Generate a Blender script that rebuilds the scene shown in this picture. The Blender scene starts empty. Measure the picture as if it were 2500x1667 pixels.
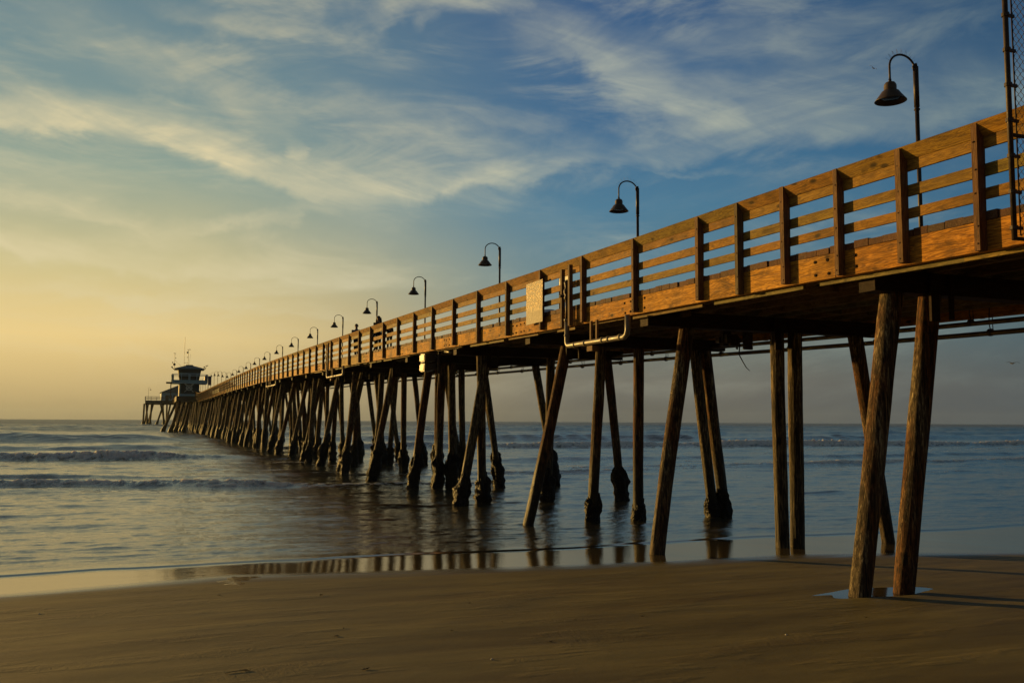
import bpy, bmesh, math, random
import numpy as np
from mathutils import Vector, Matrix
R = math.radians
rng = random.Random(7)
S = bpy.context.scene
COL = S.collection

# ---------------------------------------------------------------- camera
EYE = 2.9
HAZE = 0.00006
FOC = 2250.0
PITCH = math.atan(193 / FOC)
ROLL = math.atan(13 / 2500)
fw = Vector((0, math.cos(PITCH), math.sin(PITCH)))
u0 = Vector((0, -math.sin(PITCH), math.cos(PITCH)))
r0 = Vector((1, 0, 0))
rt = r0 * math.cos(ROLL) + u0 * math.sin(ROLL)
up = u0 * math.cos(ROLL) - r0 * math.sin(ROLL)
cam = bpy.data.cameras.new("camera")
camo = bpy.data.objects.new("camera", cam)
COL.objects.link(camo)
m = Matrix((rt, up, -fw)).transposed().to_4x4()
m.translation = Vector((0, 0, EYE))
camo.matrix_world = m
cam.sensor_width = 36
cam.lens = 36 * FOC / 2500
cam.clip_start = 0.05
cam.clip_end = 30000
S.camera = camo
S.view_settings.view_transform = 'Standard'
S.view_settings.look = 'None'
S.view_settings.gamma = 1
S.view_settings.exposure = 0.0
S.cycles.max_bounces = 6
S.cycles.use_denoising = True

# ---------------------------------------------------------------- node helper
class NT:
    def __init__(s, tree):
        s.t = tree
    def n(s, typ, **kw):
        nd = s.t.nodes.new(typ)
        for k, v in kw.items():
            setattr(nd, k, v)
        return nd
    def inp(s, nd, i, v):
        if v is None:
            return
        if hasattr(v, 'is_linked') or hasattr(v, 'links'):
            s.t.links.new(v, nd.inputs[i])
        else:
            nd.inputs[i].default_value = v
    def m(s, op, a, b=None, c=None, clamp=False):
        nd = s.n('ShaderNodeMath', operation=op)
        nd.use_clamp = clamp
        s.inp(nd, 0, a); s.inp(nd, 1, b); s.inp(nd, 2, c)
        return nd.outputs[0]
    def v(s, op, a, b=None, scale=None, out=0):
        nd = s.n('ShaderNodeVectorMath', operation=op)
        s.inp(nd, 0, a); s.inp(nd, 1, b)
        if scale is not None:
            s.inp(nd, 3, scale)
        return nd.outputs[out]
    def mr(s, x, a, b, c=0.0, d=1.0, typ='LINEAR'):
        nd = s.n('ShaderNodeMapRange', interpolation_type=typ)
        for i, q in enumerate((x, a, b, c, d)):
            s.inp(nd, i, q)
        return nd.outputs[0]
    def mix(s, f, a, b, bt='MIX'):
        nd = s.n('ShaderNodeMix', data_type='RGBA', blend_type=bt)
        s.inp(nd, 0, f); s.inp(nd, 6, a); s.inp(nd, 7, b)
        return nd.outputs[2]
    def ramp(s, x, stops, interp='LINEAR'):
        nd = s.n('ShaderNodeValToRGB')
        cr = nd.color_ramp
        cr.interpolation = interp
        while len(cr.elements) < len(stops):
            cr.elements.new(0.5)
        for e, (p, c) in zip(cr.elements, stops):
            e.position = p
            e.color = (*c, 1)
        s.inp(nd, 0, x)
        return nd.outputs[0]
    def noise(s, vec, scale, detail=4, rough=0.55, dist=0.0, out=0):
        nd = s.n('ShaderNodeTexNoise')
        s.inp(nd, 'Vector', vec); s.inp(nd, 'Scale', scale); s.inp(nd, 'Detail', detail)
        s.inp(nd, 'Roughness', rough); s.inp(nd, 'Distortion', dist)
        return nd.outputs[out]
    def comb(s, x, y, z):
        nd = s.n('ShaderNodeCombineXYZ')
        s.inp(nd, 0, x); s.inp(nd, 1, y); s.inp(nd, 2, z)
        return nd.outputs[0]
    def sep(s, v):
        nd = s.n('ShaderNodeSeparateXYZ')
        s.inp(nd, 0, v)
        return nd.outputs
    def bump(s, h, strength=0.5, dist=0.02, normal=None):
        nd = s.n('ShaderNodeBump')
        s.inp(nd, 'Strength', strength); s.inp(nd, 'Distance', dist); s.inp(nd, 'Height', h)
        s.inp(nd, 'Normal', normal)
        return nd.outputs[0]

def c4(c):
    return (*c, 1)

# ---------------------------------------------------------------- sky and sun
SUN_AZ, SUN_EL = -53.0, 5.0
w = bpy.data.worlds.new("World")
S.world = w
w.use_nodes = True
wt = w.node_tree
wt.nodes.clear()
g = NT(wt)
tc = g.n('ShaderNodeTexCoord').outputs['Generated']
dirn = g.v('NORMALIZE', tc)
dx, dy, dz = g.sep(dirn)
el = g.m('MULTIPLY', g.m('ARCSINE', dz), 180 / math.pi)
az = g.m('MULTIPLY', g.m('ARCTAN2', dx, dy), 180 / math.pi)
sv = (math.sin(R(SUN_AZ)), math.cos(R(SUN_AZ)))
hl = g.m('SQRT', g.m('MAXIMUM', g.m('ADD', g.m('MULTIPLY', dx, dx), g.m('MULTIPLY', dy, dy)), 1e-6))
cosd = g.m('DIVIDE', g.m('ADD', g.m('MULTIPLY', dx, sv[0]), g.m('MULTIPLY', dy, sv[1])), hl)
# soft warp shared by gradient and clouds
wv = g.comb(g.m('MULTIPLY', az, 0.055), g.m('MULTIPLY', el, 0.11), 0.0)
wn = g.noise(wv, 1.0, 5, 0.55, 0.6, out=1)
wx, wy, wz = g.sep(g.v('SUBTRACT', wn, (0.5, 0.5, 0.5)))
elg = g.m('ADD', el, g.m('MULTIPLY', wx, 3.0))
e01 = g.mr(elg, -1.0, 40.0)
def L(r, gg, b):   # sRGB 0-255 to linear
    f = lambda c: (c / 255 / 12.92) if c / 255 <= 0.04045 else ((c / 255 + 0.055) / 1.055) ** 2.4
    return (f(r), f(gg), f(b))
def E(d):
    return (d + 1) / 41
left = g.ramp(e01, [(E(-1), L(140, 126, 94)), (E(1.5), L(194, 170, 118)), (E(5), L(238, 208, 140)), (E(9), L(210, 197, 144)),
                    (E(14), L(148, 166, 150)), (E(19), L(120, 146, 148)), (E(26), L(98, 127, 140)), (E(40), L(74, 104, 132))])
mid = g.ramp(e01, [(E(-1), L(94, 94, 88)), (E(2), L(116, 113, 102)), (E(5), L(122, 130, 120)), (E(8), L(104, 134, 142)),
                   (E(13), L(80, 126, 152)), (E(18), L(66, 108, 144)), (E(26), L(62, 94, 134)), (E(40), L(40, 70, 110))])
right = g.ramp(e01, [(E(-1), L(70, 80, 88)), (E(2.5), L(86, 92, 93)), (E(6), L(72, 98, 108)), (E(10), L(52, 98, 128)),
                     (E(15), L(44, 92, 128)), (E(20), L(48, 84, 116)), (E(26), L(56, 82, 108)), (E(40), L(30, 56, 88))])
f1 = g.mr(cosd, 0.50, 0.90, typ='SMOOTHSTEP')
f2 = g.mr(cosd, 0.02, 0.55, typ='SMOOTHSTEP')
base = g.mix(f1, g.mix(f2, right, mid), left)
# glow round the low sun, beyond the left of the picture
glow = g.mr(cosd, 0.95, 1.0, 0.0, 1.0, 'SMOOTHSTEP')
glow = g.m('MULTIPLY', glow, g.mr(el, 30.0, 0.0, 0.0, 1.0, 'SMOOTHSTEP'))
base = g.mix(glow, base, c4((1.0, 0.66, 0.27)), 'MIX')
# cirrus
wn2 = g.noise(g.comb(g.m('MULTIPLY', az, 0.15), g.m('MULTIPLY', el, 0.28), 7.0), 1.0, 7, 0.62, 0.5, out=1)
vx, vy, vz = g.sep(g.v('SUBTRACT', wn2, (0.5, 0.5, 0.5)))
px = g.m('ADD', az, g.m('ADD', g.m('MULTIPLY', wx, 7.0), g.m('MULTIPLY', vx, 6.0)))
py = g.m('ADD', el, g.m('ADD', g.m('MULTIPLY', wy, 3.0), g.m('MULTIPLY', vy, 2.8)))
pxn = g.m('DIVIDE', g.m('ADD', px, 45.0), 90.0)
def band(pts, wl, wu, am):
    """cloud streak: el as a curve of az, lower edge wl deg soft, upper edge wu deg soft, fading at both ends"""
    x0, x1 = pts[0][0], pts[-1][0]
    fd = min(4.0, (x1 - x0) * .35)
    st_ = [(x0 - fd, pts[0][1], 0.0)] + [(x, y, (0.55 if i in (0, len(pts) - 1) else 1.0)) for i, (x, y) in enumerate(pts)] + [(x1 + fd, pts[-1][1], 0.0)]
    if len(pts) == 2:
        st_ = [(x0 - fd, pts[0][1], 0.0), ((x0 * .75 + x1 * .25), pts[0][1] * .75 + pts[1][1] * .25, 1.0), ((x0 * .25 + x1 * .75), pts[0][1] * .25 + pts[1][1] * .75, 1.0), (x1 + fd, pts[-1][1], 0.0)]
    rp = g.ramp(pxn, [((x + 45) / 90, (y / 40, al, 0.0)) for x, y, al in st_], 'EASE')
    sp_ = g.n('ShaderNodeSeparateColor'); g.inp(sp_, 0, rp)
    d = g.m('MULTIPLY_ADD', sp_.outputs[0], -40.0, py)
    lo = g.mr(d, -wl, wl * .4, 0.0, am, 'SMOOTHSTEP')
    hi = g.mr(d, wu, 0.0, 0.0, 1.0, 'SMOOTHSTEP')
    return g.m('MULTIPLY', g.m('MULTIPLY', lo, hi), sp_.outputs[1])
BANDS = [
 ([(-34, 15.2), (-29.7, 15.6), (-24.2, 16.0), (-19.9, 15.4), (-16.6, 14.6), (-13.6, 13.6), (-10.3, 13.2), (-6.3, 13.8), (-0.8, 14.8), (4.0, 15.9)], .7, 2.8, .95),
 ([(-14.8, 15.6), (-13.2, 15.6)], .8, 2.4, .7),
 ([(-7.5, 24.0), (-4.5, 24.3), (0.5, 24.6)], 1.0, 4.0, .92),
 ([(-6.9, 22.8), (-5.2, 23.6)], .8, 1.8, .35),
 ([(2.6, 22.6), (7.5, 19.5), (11.5, 17.6), (19.3, 16.9), (29, 16.8), (40, 17)], 1.3, 5.0, .56),
 ([(3.4, 16.2), (8.8, 15.9), (14.2, 16.8), (19.3, 17.4)], .7, 2.0, .46),
 ([(-26.7, 20.6), (-20.8, 19.3), (-15.7, 17.5), (-13.0, 15.9)], 1.5, 3.6, .30),
 ([(-20.6, 23.3), (-10.8, 22.3)], .5, 1.2, .22),
 ([(-34, 10.6), (-29.4, 9.7), (-26.2, 8.8), (-21.5, 8.3), (-15.4, 8.0), (-9.2, 8.2)], .5, 1.8, .72),
 ([(-22.6, 10.0), (-16.7, 11.3), (-12.0, 12.6)], .5, 1.2, .55),
 ([(-30, 6.9), (-24.5, 7.0), (-20, 6.2), (-13, 6.0)], .3, 1.0, .55),
 ([(4.1, 15.9), (13.8, 15.0)], .22, .5, .22),
 ([(-3.2, 18.7), (3.3, 18.0)], .7, 1.3, .22),
 ([(14.6, 23.5), (16.5, 21.8), (18.6, 20.4)], 1.0, 1.8, .34),
 ([(-29, 11.9), (-24, 11.0), (-20.0, 9.6)], .4, 1.5, .55),
 ([(-11, 18.0), (-4, 16.8), (3, 16.2)], 1.1, 2.6, .42),
 ([(-32, 4.0), (-14, 3.7)], .4, .8, .26),
]
acc = None
for pts, wl, wu, am in BANDS:
    a = band(pts, wl, wu, am)
    acc = a if acc is None else g.m('MAXIMUM', acc, a)
# fibres running across the sky and a thin general veil
fv = g.comb(g.m('ADD', g.m('MULTIPLY', az, 0.20), g.m('MULTIPLY', el, 0.16)), g.m('ADD', g.m('MULTIPLY', el, 0.85), g.m('MULTIPLY', az, 0.20)), 3.0)
fib = g.noise(fv, 0.6, 8, 0.62, 1.6)
fv2 = g.comb(g.m('ADD', g.m('MULTIPLY', az, 0.07), g.m('MULTIPLY', el, -0.06)), g.m('MULTIPLY', el, 0.26), 8.0)
veil = g.noise(fv2, 1.0, 9, 0.62, 0.9)
veil = g.mr(veil, 0.40, 0.74, 0.0, 0.52, 'SMOOTHSTEP')
fibm = g.mr(fib, 0.30, 0.70, 0.66, 1.15)
blot = g.mr(g.noise(g.comb(g.m('MULTIPLY', az, 0.10), g.m('MULTIPLY', el, 0.22), 21.0), 1.0, 5, 0.6, 0.7), 0.36, 0.60, 0.45, 1.1)
CLEAR = [([(-25, 12.4), (-16, 12.2), (-8.5, 10.6), (-2, 10.8), (6, 12.6), (16, 13.4), (30, 12.0)], 2.2, 3.0, .92),
         ([(-12.5, 20.6), (-7, 19.6), (-2.5, 20.2), (1, 19.2)], 1.6, 2.8, .85),
         ([(-10.8, 23.6), (-8.4, 24.0)], 1.2, 2.0, .7),
         ([(4.5, 23.2), (8.5, 22.4), (12, 20.8)], 1.0, 2.4, .75),
         ([(22, 23), (32, 22)], 1.2, 2.5, .5),
         ([(20, 14.2), (34, 14.6)], 1.5, 2.0, .7),
         ([(-5, 7.4), (8, 7.4)], 1.8, 2.5, .6),
         ([(-32, 5.2), (-8, 4.8)], .4, .7, .5)]
cacc = None
for pts, wl, wu, am in CLEAR:
    a = band(pts, wl, wu, am)
    cacc = a if cacc is None else g.m('MAXIMUM', cacc, a)
veil = g.m('MULTIPLY', veil, g.m('SUBTRACT', 1.0, cacc))
cl = g.m('MULTIPLY', g.m('ADD', g.m('MULTIPLY', acc, blot), g.m('MULTIPLY', veil, g.m('SUBTRACT', 1.0, acc))), fibm)
cl = g.m('MULTIPLY', cl, g.mr(el, 0.5, 6.0, 0.15, 1.0), clamp=True)
ccol = g.mix(f1, g.mix(f2, c4(L(124, 144, 144)), c4(L(192, 194, 172))), c4(L(226, 212, 168)))
sky = g.mix(g.m('MULTIPLY', cl, 1.0, clamp=True), base, ccol)
# the eastern half and the zenith of a late-afternoon sky are much dimmer
east = g.mr(g.m('ADD', g.m('MULTIPLY', dx, 0.25), g.m('MULTIPLY', dy, 1.0)), 0.50, -0.35, 0.0, 1.0, 'SMOOTHSTEP')
sky = g.mix(east, sky, g.mix(1.0, g.mix(1.0, sky, c4((0.46, 0.44, 0.42)), 'MULTIPLY'), c4((0.032, 0.028, 0.024)), 'ADD'))
sky = g.mix(g.mr(el, 30.0, 60.0, 0.0, 1.0, 'SMOOTHSTEP'), sky, g.mix(1.0, sky, c4((0.50, 0.46, 0.42)), 'MULTIPLY'))
# below the horizon: dull sea colour
sky = g.mix(g.mr(el, -0.6, -4.0), sky, c4((0.05, 0.05, 0.045)))
ns = g.n('ShaderNodeTexSky', sky_type='NISHITA')
ns.sun_disc = False
ns.sun_elevation = R(SUN_EL)
ns.sun_rotation = R(SUN_AZ)
ns.dust_density = 3.0
bg1 = g.n('ShaderNodeBackground')
g.inp(bg1, 0, ns.outputs[0]); g.inp(bg1, 1, 0.05)
skyA = g.v('SCALE', ns.outputs[0], scale=0.05)
tot = g.mix(0.93, skyA, sky)
bg = g.n('ShaderNodeBackground')
g.inp(bg, 0, tot); g.inp(bg, 1, 1.0)
wt.nodes.remove(bg1)
wo = g.n('ShaderNodeOutputWorld')
wt.links.new(bg.outputs[0], wo.inputs[0])

sun = bpy.data.lights.new("sun", 'SUN')
sun.energy = 4.7
sun.angle = R(0.6)
sun.color = (1.0, 0.59, 0.15)
suno = bpy.data.objects.new("sun", sun)
COL.objects.link(suno)
sd = Vector((math.sin(R(SUN_AZ)) * math.cos(R(SUN_EL)), math.cos(R(SUN_AZ)) * math.cos(R(SUN_EL)), math.sin(R(SUN_EL))))
suno.rotation_euler = sd.to_track_quat('Z', 'Y').to_euler()

# ---------------------------------------------------------------- pier frame: local x = n (away), local y = t (out to sea)
TH = R(21.509459516)
ROT = Matrix.Rotation(TH, 4, 'Z')
def W(n, t, z=0.0):
    return ROT @ Vector((n, t, z))
PB = [(-20, 4.7), (5, 5.0), (9.7, 5.07), (12, 5.12), (17.3, 5.19), (22.3, 5.27), (25, 5.32), (37.8, 5.55), (48, 5.73), (57.7, 5.88),
      (74, 6.12), (90, 6.30), (120, 6.42), (180, 6.48), (203, 6.6), (214, 7.3), (236, 8.6), (258, 9.15), (330, 9.3), (500, 9.3)]
pbx, pby = zip(*PB)
def b(t):
    return float(np.interp(t, pbx, pby))

# ---------------------------------------------------------------- numpy value noise
def _h(ix, iy, iz, s):
    h = (ix.astype(np.int64) * 374761393 + iy.astype(np.int64) * 668265263 + iz.astype(np.int64) * 2147483647 + s * 1274126177) & 0xffffffff
    h = ((h ^ (h >> 13)) * 1274126177) & 0xffffffff
    h = h ^ (h >> 16)
    return (h & 0xffff) / 65535.0
def vn(x, y, z, s=0):
    x, y, z = np.broadcast_arrays(np.asarray(x, float), np.asarray(y, float), np.asarray(z, float))
    fx, fy, fz = np.floor(x), np.floor(y), np.floor(z)
    u, v, w_ = x - fx, y - fy, z - fz
    u, v, w_ = (k * k * (3 - 2 * k) for k in (u, v, w_))
    r = 0
    for i in (0, 1):
        for j in (0, 1):
            for k in (0, 1):
                r = r + _h(fx + i, fy + j, fz + k, s) * (u if i else 1 - u) * (v if j else 1 - v) * (w_ if k else 1 - w_)
    return r * 2 - 1
def fbm(x, y, z=0.0, o=4, s=0, gain=.5):
    r = 0; a = 1; f = 1
    for k in range(o):
        r = r + a * vn(np.asarray(x) * f, np.asarray(y) * f, np.asarray(z) * f, s + k * 17)
        a *= gain; f *= 2.03
    return r

# ---------------------------------------------------------------- materials
def mat(name):
    m_ = bpy.data.materials.new(name)
    m_.use_nodes = True
    t_ = m_.node_tree
    bs = t_.nodes['Principled BSDF']
    return m_, NT(t_), bs
def plain(name, col, rough=.6, metal=0., noise=0.25, nscale=6., spec=.5, bump=.15):
    m_, g_, bs = mat(name)
    tc_ = g_.n('ShaderNodeTexCoord').outputs['Object']
    nz = g_.noise(tc_, nscale, 5, .6)
    c_ = g_.mix(g_.mr(nz, .3, .7), c4([k * (1 - noise) for k in col]), c4([min(1, k * (1 + noise)) for k in col]))
    g_.inp(bs, 'Base Color', c_)
    g_.inp(bs, 'Roughness', g_.mr(nz, .3, .7, max(0, rough - .1), min(1, rough + .1)))
    g_.inp(bs, 'Metallic', metal)
    g_.inp(bs, 'Specular IOR Level', spec)
    if bump:
        g_.inp(bs, 'Normal', g_.bump(g_.noise(tc_, nscale * 6, 4, .6), bump, .01))
    return m_

def wood(name, axis, cols, sc=1.5, knots=True, rough=.75, bump=.5):
    """sawn timber: grain along axis, per-board hue from the 'tint' attribute"""
    m_, g_, bs = mat(name)
    tc_ = g_.n('ShaderNodeTexCoord').outputs['Object']
    at = g_.n('ShaderNodeAttribute', attribute_name='tint').outputs['Fac']
    off = g_.comb(g_.m('MULTIPLY', at, 37.0), g_.m('MULTIPLY', at, 91.0), g_.m('MULTIPLY', at, 53.0))
    p = g_.v('ADD', tc_, off)
    s1 = [9., 9., 9.]; s1[axis] = .55
    s2 = [60., 60., 60.]; s2[axis] = 2.2
    v1 = g_.v('MULTIPLY', p, tuple(k * sc for k in s1))
    v2 = g_.v('MULTIPLY', p, tuple(k * sc for k in s2))
    big = g_.noise(v1, 1., 4, .6, 1.5)
    fine = g_.noise(v2, 1., 4, .65, .4)
    patch = g_.noise(p, 1.4, 3, .6)
    ringv = g_.m('FRACT', g_.m('MULTIPLY', big, 7.0))
    ring = g_.mr(g_.m('ABSOLUTE', g_.m('SUBTRACT', ringv, .5)), 0., .5)
    f = g_.m('ADD', g_.m('MULTIPLY', ring, .45), g_.m('MULTIPLY', fine, .55))
    dark, midc, light = cols
    colr = g_.ramp(f, [(.15, dark), (.45, midc), (.8, light)])
    # per-board variation: reddish, yellow, grey-green
    hue = g_.ramp(at, [(0., (1.0, .78, .62)), (.25, (1.08, .95, .8)), (.5, (.66, .80, .90)), (.75, (1.15, .98, .6)), (1., (.82, .62, .5))])
    colr = g_.mix(1.0, colr, hue, 'MULTIPLY')
    stain = g_.noise(g_.v('MULTIPLY', p, tuple(2.2 if k != axis else .7 for k in range(3))), 2.0, 5, .7, 1.0)
    colr = g_.mix(g_.mr(patch, .46, .70, 0., .6), colr, c4(dark))
    colr = g_.mix(g_.mr(stain, .52, .66, 0., .6), colr, c4([k * .8 for k in dark]))
    h = f
    if knots:
        ks = [4.5, 4.5, 4.5]; ks[axis] = 1.9
        vo = g_.n('ShaderNodeTexVoronoi')
        g_.inp(vo, 'Vector', g_.v('MULTIPLY', p, tuple(ks)))
        g_.inp(vo, 'Scale', 1.0)
        kn = g_.mr(g_.m('ADD', vo.outputs['Distance'], g_.m('MULTIPLY', g_.m('SUBTRACT', fine, .5), .12)), .21, .08, 0., 1., 'SMOOTHSTEP')
        colr = g_.mix(g_.m('MULTIPLY', kn, .85), colr, c4([k * .25 for k in dark]))
    g_.inp(bs, 'Base Color', colr)
    g_.inp(bs, 'Roughness', g_.mr(fine, .3, .7, rough - .12, rough + .12))
    g_.inp(bs, 'Specular IOR Level', .25)
    g_.inp(bs, 'Normal', g_.bump(h, bump, .012))
    return m_
GOLD = ((.080, .046, .010), (.31, .172, .021), (.45, .285, .042))
M_RAIL = wood('sawn_rail_timber', 1, GOLD)
M_FAS = wood('weathered_stringer_timber', 1, ((.055, .028, .006), (.45, .235, .022), (.74, .43, .055)), sc=1.2, bump=.8)
M_POST = wood('rail_post_timber', 2, ((.05, .030, .014), (.17, .10, .045), (.26, .16, .07)), knots=False)
M_PLANK = wood('deck_plank_timber', 0, ((.05, .025, .014), (.13, .062, .034), (.21, .13, .07)), knots=False)
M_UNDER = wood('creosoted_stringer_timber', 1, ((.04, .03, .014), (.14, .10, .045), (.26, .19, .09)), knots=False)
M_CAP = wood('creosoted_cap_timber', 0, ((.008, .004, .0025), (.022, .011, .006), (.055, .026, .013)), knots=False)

def pile_mat():
    m_, g_, bs = mat('weathered_pile_bark')
    tc_ = g_.n('ShaderNodeTexCoord').outputs['Object']
    geo = g_.n('ShaderNodeNewGeometry').outputs['Position']
    rnd = g_.n('ShaderNodeObjectInfo').outputs['Random']
    at = g_.n('ShaderNodeAttribute', attribute_name='tint').outputs['Fac']
    seed = g_.m('ADD', rnd, at)
    p = g_.v('ADD', tc_, g_.comb(g_.m('MULTIPLY', seed, 31.), g_.m('MULTIPLY', seed, 77.), g_.m('MULTIPLY', seed, 13.)))
    st = g_.noise(g_.v('MULTIPLY', p, (26., 26., 1.3)), 1., 5, .68, .9)
    st2 = g_.noise(g_.v('MULTIPLY', p, (70., 70., 5.)), 1., 4, .65, .4)
    pt = g_.noise(g_.v('MULTIPLY', p, (3., 3., .7)), 1., 4, .6)
    f = g_.m('ADD', g_.m('MULTIPLY', st, .6), g_.m('MULTIPLY', st2, .4))
    grey = g_.ramp(f, [(.41, (.014, .009, .005)), (.52, (.12, .085, .043)), (.63, (.58, .46, .26))])
    red = g_.ramp(f, [(.41, (.014, .006, .003)), (.53, (.12, .045, .011)), (.66, (.38, .18, .045))])
    colr = g_.mix(g_.mr(g_.m('ADD', pt, g_.m('MULTIPLY', g_.m('SUBTRACT', seed, .5), .25)), .56, .74), grey, red)
    z = g_.sep(geo)[2]
    zz = g_.m('ADD', z, g_.m('MULTIPLY', g_.m('SUBTRACT', pt, .5), 1.6))
    wet = g_.mr(zz, 2.6, .8, 0., .9, 'SMOOTHSTEP')
    # dry piles stand on the sand: they keep their bleached foot
    yy = g_.sep(geo)[1]
    wet = g_.m('MULTIPLY', wet, g_.mr(yy, 17., 24., .12, 1.))
    alg = g_.mix(g_.mr(st2, .45, .65), c4((.012, .009, .005)), c4((.060, .052, .016)))
    colr = g_.mix(wet, colr, alg)
    ck = g_.noise(g_.v('MULTIPLY', p, (19., 19., .55)), 1., 3, .5, .5)
    ck = g_.mr(g_.m('ABSOLUTE', g_.m('SUBTRACT', ck, .5)), .0, .022, 1., 0.)
    colr = g_.mix(g_.m('MULTIPLY', ck, .9), colr, c4((.010, .006, .004)))
    kn = g_.n('ShaderNodeTexVoronoi'); g_.inp(kn, 'Vector', g_.v('MULTIPLY', p, (3.2, 3.2, 1.5))); g_.inp(kn, 'Scale', 1.)
    colr = g_.mix(g_.mr(kn.outputs['Distance'], .20, .11, 0., .85), colr, c4((.012, .007, .004)))
    g_.inp(bs, 'Base Color', colr)
    g_.inp(bs, 'Roughness', g_.mr(wet, 0., 1., .82, .5))
    g_.inp(bs, 'Specular IOR Level', .25)
    g_.inp(bs, 'Normal', g_.bump(g_.m('SUBTRACT', f, g_.m('MULTIPLY', ck, .8)), .6, .02))
    return m_
M_PILE = pile_mat()
def mussel_mat():
    m_, g_, bs = mat('mussel_crust')
    tc_ = g_.n('ShaderNodeTexCoord').outputs['Object']
    vo = g_.n('ShaderNodeTexVoronoi'); g_.inp(vo, 'Vector', tc_); g_.inp(vo, 'Scale', 16.)
    nz = g_.noise(tc_, 3.5, 5, .6)
    colr = g_.mix(g_.mr(nz, .4, .65), c4((.006, .0045, .003)), c4((.020, .015, .007)))
    g_.inp(bs, 'Base Color', colr)
    g_.inp(bs, 'Roughness', .6)
    g_.inp(bs, 'Specular IOR Level', .3)
    g_.inp(bs, 'Normal', g_.bump(g_.m('ADD', vo.outputs['Distance'], nz), 1., .05))
    return m_
M_MUSSEL = mussel_mat()
M_IRON = plain('rusted_dark_iron', (.045, .028, .018), .55, .3, .5, 9.)
M_LAMP = plain('bronze_painted_steel', (.040, .026, .018), .5, .2, .35, 5.)
M_SHADE = plain('bronze_lamp_enamel', (.090, .060, .030), .45, .2, .3, 5.)
M_PIPE = plain('old_brown_pipe', (.11, .075, .035), .45, .3, .45, 3.)
M_PVC = plain('weathered_white_pipe', (.20, .17, .11), .45, 0., .15, 4.)
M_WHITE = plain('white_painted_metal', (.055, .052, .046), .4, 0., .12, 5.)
M_GLASS = plain('dark_glass', (.02, .022, .025), .12, 0., .1, 2., bump=0)
M_TEAL = plain('faded_teal_paint', (.22, .38, .40), .6, 0., .2, 1.5)
M_TRIM = plain('pale_blue_trim', (.38, .56, .60), .6, 0., .2, 1.5)
M_ROOF = plain('grey_green_roofing', (.11, .14, .14), .8, 0., .3, 2.)
M_NAVY = plain('dark_blue_panel', (.020, .030, .036), .7, 0., .2, 2.)
M_EMB = plain('faded_white_emblem', (.62, .66, .58), .8, 0., .2, 2.)
M_CREAM = plain('sunlit_cream_wall', (.55, .50, .38), .7, 0., .15, 1.)  # sunlight put into the colour of the tower's left side
M_PURP = plain('dull_mauve_paint', (.13, .10, .14), .6, 0., .15, 3.)
M_DARKWOOD = plain('dark_weathered_boards', (.075, .055, .035), .8, 0., .4, 2.)
M_WEED = plain('dried_seaweed', (.025, .018, .010), .7, 0., .5, 30.)
M_SHELL = plain('white_shell', (.55, .52, .45), .5, 0., .1, 30.)
M_SKIN = plain('skin', (.30, .16, .10), .6, 0., .1, 20., bump=0)
M_HAIR = plain('dark_hair', (.018, .012, .010), .6, 0., .3, 40.)
M_BLUE = plain('blue_cotton', (.045, .09, .15), .9, 0., .2, 20.)
M_BLACK = plain('black_cloth', (.012, .012, .014), .9, 0., .3, 20.)
M_DENIM = plain('dark_denim', (.022, .024, .032), .9, 0., .3, 20.)
M_GULL = plain('gull_feathers', (.35, .33, .30), .8, 0., .2, 20., bump=0)
M_GULLD = plain('dark_gull_feathers', (.05, .045, .04), .8, 0., .2, 20., bump=0)

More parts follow.
